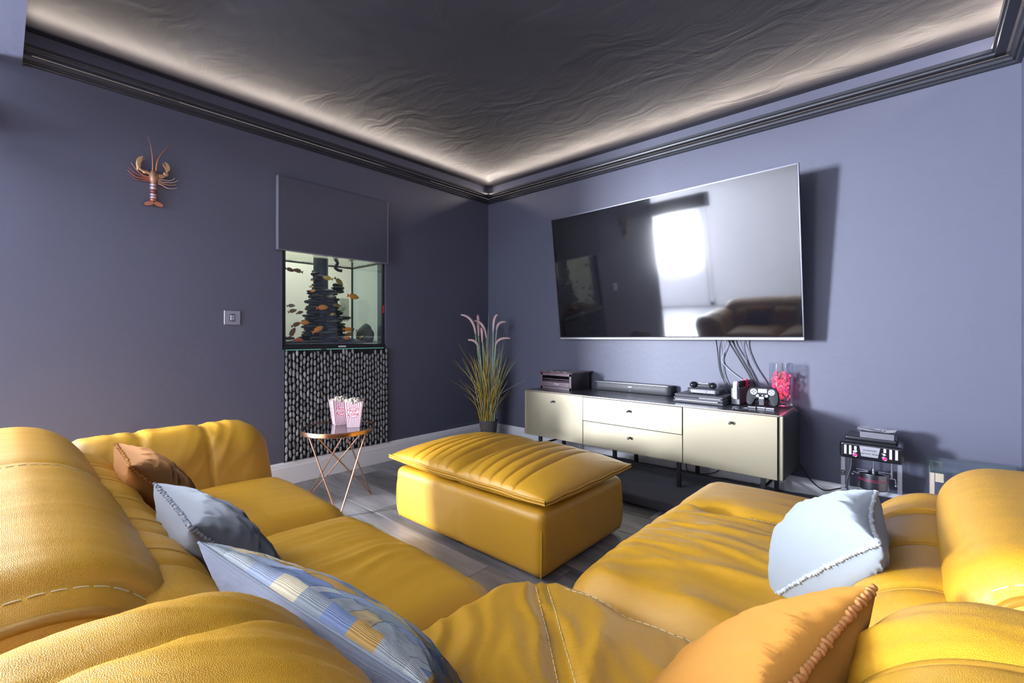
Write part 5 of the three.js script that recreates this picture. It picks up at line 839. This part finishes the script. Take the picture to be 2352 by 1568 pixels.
  const t2 = new THREE.CanvasTexture(cv2); t2.colorSpace = THREE.SRGBColorSpace;
  const pg = new THREE.PlaneGeometry(0.150, 0.105, 20, 14).rotateX(-Math.PI / 2), pp = pg.attributes.position; for (let i = 0; i < pp.count; i++) pp.setY(i, 0.004 + 0.004 * noise(pp.getX(i) * 22, pp.getZ(i) * 18) + 0.006 * (pp.getX(i) / 0.075) ** 2); pg.computeVertexNormals();
  const lf = mesh('leaflet', [pg], std(0xffffff, 0.6, { map: t2, side: THREE.DoubleSide })); lf.position.set(2.966, y0 + 0.438, 0.196); lf.rotation.y = -0.06; tag(lf, 'crumpled white printed leaflet on top of the popcorn machine', 'leaflet');
}
// ───────────────────────── glass topped side table ─────────────────────────
{
  const x0 = 3.150, x1 = 3.445, z0 = 0.14, z1 = 0.445, h = 0.40, t = thing('glass_table', 'pale wooden box table with a glass top in the right corner', 'table', [(x0 + x1) / 2, 0, (z0 + z1) / 2]);
  const w = x1 - x0, d = z1 - z0, birch = std(lin(0.48, 0.40, 0.32), 0.55, { bumpMap: rep(streakTex, 0.4, 0.3), bumpScale: 0.0004 });
  mesh('glass_top', [rbox(w, 0.012, d, 0.003, 0, h - 0.006, 0)], phy(lin(0.80, 0.92, 0.90), 0.0, { transmission: 1, thickness: 0, ior: 1.5 }), t);
  for (const [n, g] of [['side_panel', bb(-w / 2 + 0.012, 0.004, -d / 2 + 0.014, -w / 2 + 0.026, h - 0.014, d / 2 - 0.014)], ['side_panel', bb(w / 2 - 0.026, 0.004, -d / 2 + 0.014, w / 2 - 0.012, h - 0.014, d / 2 - 0.014)], ['shelf', bb(-w / 2 + 0.026, 0.20, -d / 2 + 0.014, w / 2 - 0.026, 0.214, d / 2 - 0.014)], ['bottom', bb(-w / 2 + 0.026, 0.02, -d / 2 + 0.014, w / 2 - 0.026, 0.034, d / 2 - 0.014)]]) mesh(n, [g], birch, t);
  for (const [sx, sz] of [[-1, -1], [-1, 1], [1, -1], [1, 1]]) mesh('corner_block', [rbox(0.03, 0.04, 0.03, 0.003, sx * (w / 2 - 0.042), h - 0.034, sz * (d / 2 - 0.032))], birch, t);
}
// ───────────────────────── throw pillows ─────────────────────────
const velvet = (c, o = {}) => new THREE.MeshPhysicalMaterial({ color: c, roughness: 0.85, sheen: 0.25, sheenRoughness: 0.45, sheenColor: c.clone().lerp(new THREE.Color(1, 1, 1), 0.3), side: THREE.DoubleSide, ...o });
function throwPillow(name, label, c4, t, mat, { backMat = mat, trim, trimMat = mat, ph = 0, wr = 0.006, pinch = 0.06, fold = 0, trimSides = [0, 1, 2, 3], trimR = 0.0042 } = {}) {
  const C = c4.reduce((s, p) => [s[0] + p[0] / 4, s[1] + p[1] / 4, s[2] + p[2] / 4], [0, 0, 0]);
  const o = thing(name, label, 'cushion', C), P = pillow({ c4: c4.map(p => [p[0] - C[0], p[1] - C[1], p[2] - C[2]]), t, ph, wr, pinch, fold });
  mesh('front_cover', P.front, mat, o); mesh('back_cover', P.back, backMat, o);
  const gs = [], side = (k, f) => k === 0 ? P.at(f, 0, 1) : k === 1 ? P.at(1, f, 1) : k === 2 ? P.at(1 - f, 1, 1) : P.at(0, 1 - f, 1);
  for (const k of trimSides) {
    const pts = []; for (let i = 0; i <= 24; i++) pts.push(side(k, i / 24));
    const cv = new THREE.CatmullRomCurve3(pts);
    if (trim === 'pompom') { const n = Math.floor(cv.getLength() / (trimR * 2.0)); for (let i = 0; i < n; i++) { const q = cv.getPointAt((i + 0.5) / n), T = cv.getTangentAt((i + 0.5) / n); const g = new THREE.SphereGeometry(trimR, 9, 7).scale(0.85, 1.35, 0.85); g.rotateX(rr(0, 3)).rotateZ(rr(0, 3)); gs.push(g.translate(q.x, q.y, q.z)); } }
    else gs.push(new THREE.TubeGeometry(cv, 60, trimR, 7));
  }
  const m = mesh(trim === 'pompom' ? 'braided_trim' : 'piping', gs, trimMat, o); if (trim === 'pompom') m.userData.kind = 'stuff';
  return o;
}
const clothBump = { bumpMap: rep(weaveTex, 0.05), bumpScale: 0.00025 };
// left run, from the arm towards the camera. Corners: top far, top near, bottom near, bottom far
throwPillow('throw_pillow', 'rust orange velvet cushion leaning in the corner by the left arm', [[1.625, 0.655, 2.94], [1.30, 0.66, 2.925], [1.30, 0.43, 2.77], [1.60, 0.43, 2.76]], 0.13, velvet(lin(0.36, 0.14, 0.018)), { trim: 'pompom', ph: 1.1, wr: 0.010 });
throwPillow('throw_pillow', 'grey blue velvet cushion between the orange and the patchwork cushions', [[2.165, 0.650, 2.935], [1.855, 0.660, 2.930], [1.87, 0.43, 2.76], [2.17, 0.43, 2.75]], 0.13, velvet(lin(0.25, 0.265, 0.295)), { trim: 'pompom', ph: 4.2, wr: 0.010 });
{
  const n = 768, cv = document.createElement('canvas'); cv.width = cv.height = n; const c = cv.getContext('2d');
  const cols = ['#a9b2ba', '#c9d0d5', '#dfe4e7', '#8fa2cc', '#b4c2dd', '#efd29c', '#e0b060', '#f2e6c6', '#b0bac0', '#c4ccd1'];
  c.fillStyle = '#9aa5b0'; c.fillRect(0, 0, n, n);
  // tumbling rows of curved patches
  const rows = 9, colsN = 7;
  const vx = (i, j) => [(i + (j % 2) * 0.5 + 0.55 * noise(i * 3.1 + 0.3, j * 2.7 + 0.6)) * n / colsN - 40, (j + 0.5 * noise(i * 2.3 + 9.4, j * 3.9 + 0.2)) * n / rows];
  let k = 0;
  for (let j = -1; j <= rows; j++) for (let i = -1; i <= colsN; i++) {
    const a = vx(i, j), b = vx(i + 1, j), d = vx(i + (j % 2 ? 1 : 0), j + 1), e = vx(i + 1 + (j % 2 ? 1 : 0), j + 1);
    c.fillStyle = cols[Math.floor(rnd() * cols.length)]; c.beginPath(); c.moveTo(...a); c.quadraticCurveTo((a[0] + b[0]) / 2, a[1] - 22, ...b); c.lineTo(...e); c.quadraticCurveTo((d[0] + e[0]) / 2, d[1] - 22, ...d); c.closePath(); c.fill(); c.strokeStyle = 'rgba(70,80,100,0.55)'; c.lineWidth = 2.5; c.stroke();
    if (rnd() < 0.5) { c.fillStyle = cols[Math.floor(rnd() * cols.length)]; c.beginPath(); c.moveTo(...a); c.lineTo((a[0] + b[0]) / 2, (a[1] + b[1]) / 2); c.lineTo((d[0] + e[0]) / 2, (d[1] + e[1]) / 2); c.lineTo(...d); c.closePath(); c.fill(); c.stroke(); }
  }
  c.fillStyle = '#8b97a4'; for (const [x, y, w, h] of [[0, 0, n, 26], [0, n - 26, n, 26], [0, 0, 26, n], [n - 26, 0, 26, n]]) { for (let i = 0; i < 9; i++) { c.fillStyle = cols[(i * 7 + (x + y) % 5) % 10]; w > h ? c.fillRect(x + i * n / 9, y, n / 9, h) : c.fillRect(x, y + i * n / 9, w, n / 9); } }
  const t = new THREE.CanvasTexture(cv); t.colorSpace = THREE.SRGBColorSpace; t.wrapS = t.wrapT = THREE.RepeatWrapping; t.repeat.set(1 / 0.42, 1 / 0.42);
  const pm = std(0xf0f0f0, 0.9, { map: t, bumpMap: rep(weaveTex, 0.045), bumpScale: 0.0008, side: THREE.DoubleSide });
  const blue = std(lin(0.27, 0.30, 0.39), 0.9, { side: THREE.DoubleSide, ...clothBump });
  throwPillow('patchwork_pillow', 'large blue, cream and grey patchwork cushion with a plain blue back', [[2.72, 0.585, 2.835], [2.31, 0.675, 2.958], [2.27, 0.43, 2.78], [2.68, 0.42, 2.70]], 0.13, blue, { backMat: pm, trimMat: std(lin(0.26, 0.30, 0.36), 0.9), ph: 7.7, wr: 0.007, trimR: 0.0022 });
}
// right run. Corners: bottom far, top far, top near, bottom near
throwPillow('throw_pillow', 'pale ice blue velvet cushion leaning on the right backrest', [[2.885, 0.455, 1.79], [3.062, 0.668, 1.955], [3.085, 0.690, 2.315], [2.906, 0.462, 2.13]], 0.15, velvet(lin(0.29, 0.325, 0.36)), { trim: 'pompom', trimMat: velvet(lin(0.42, 0.47, 0.51)), ph: 9.3, wr: 0.009 });
throwPillow('throw_pillow', 'orange velvet cushion with braided edge at the bottom right', [[2.89, 0.45, 2.42], [3.086, 0.665, 2.405], [3.03, 0.665, 2.78], [2.85, 0.45, 2.78]], 0.13, velvet(lin(0.40, 0.17, 0.018)), { trim: 'pompom', trimMat: velvet(lin(0.46, 0.20, 0.06)), ph: 12.9, wr: 0.008, trimR: 0.005 });
scene.traverse(o => { if (o.isMesh) { o.castShadow = o.receiveShadow = true; } });
renderer.render(scene, camera);
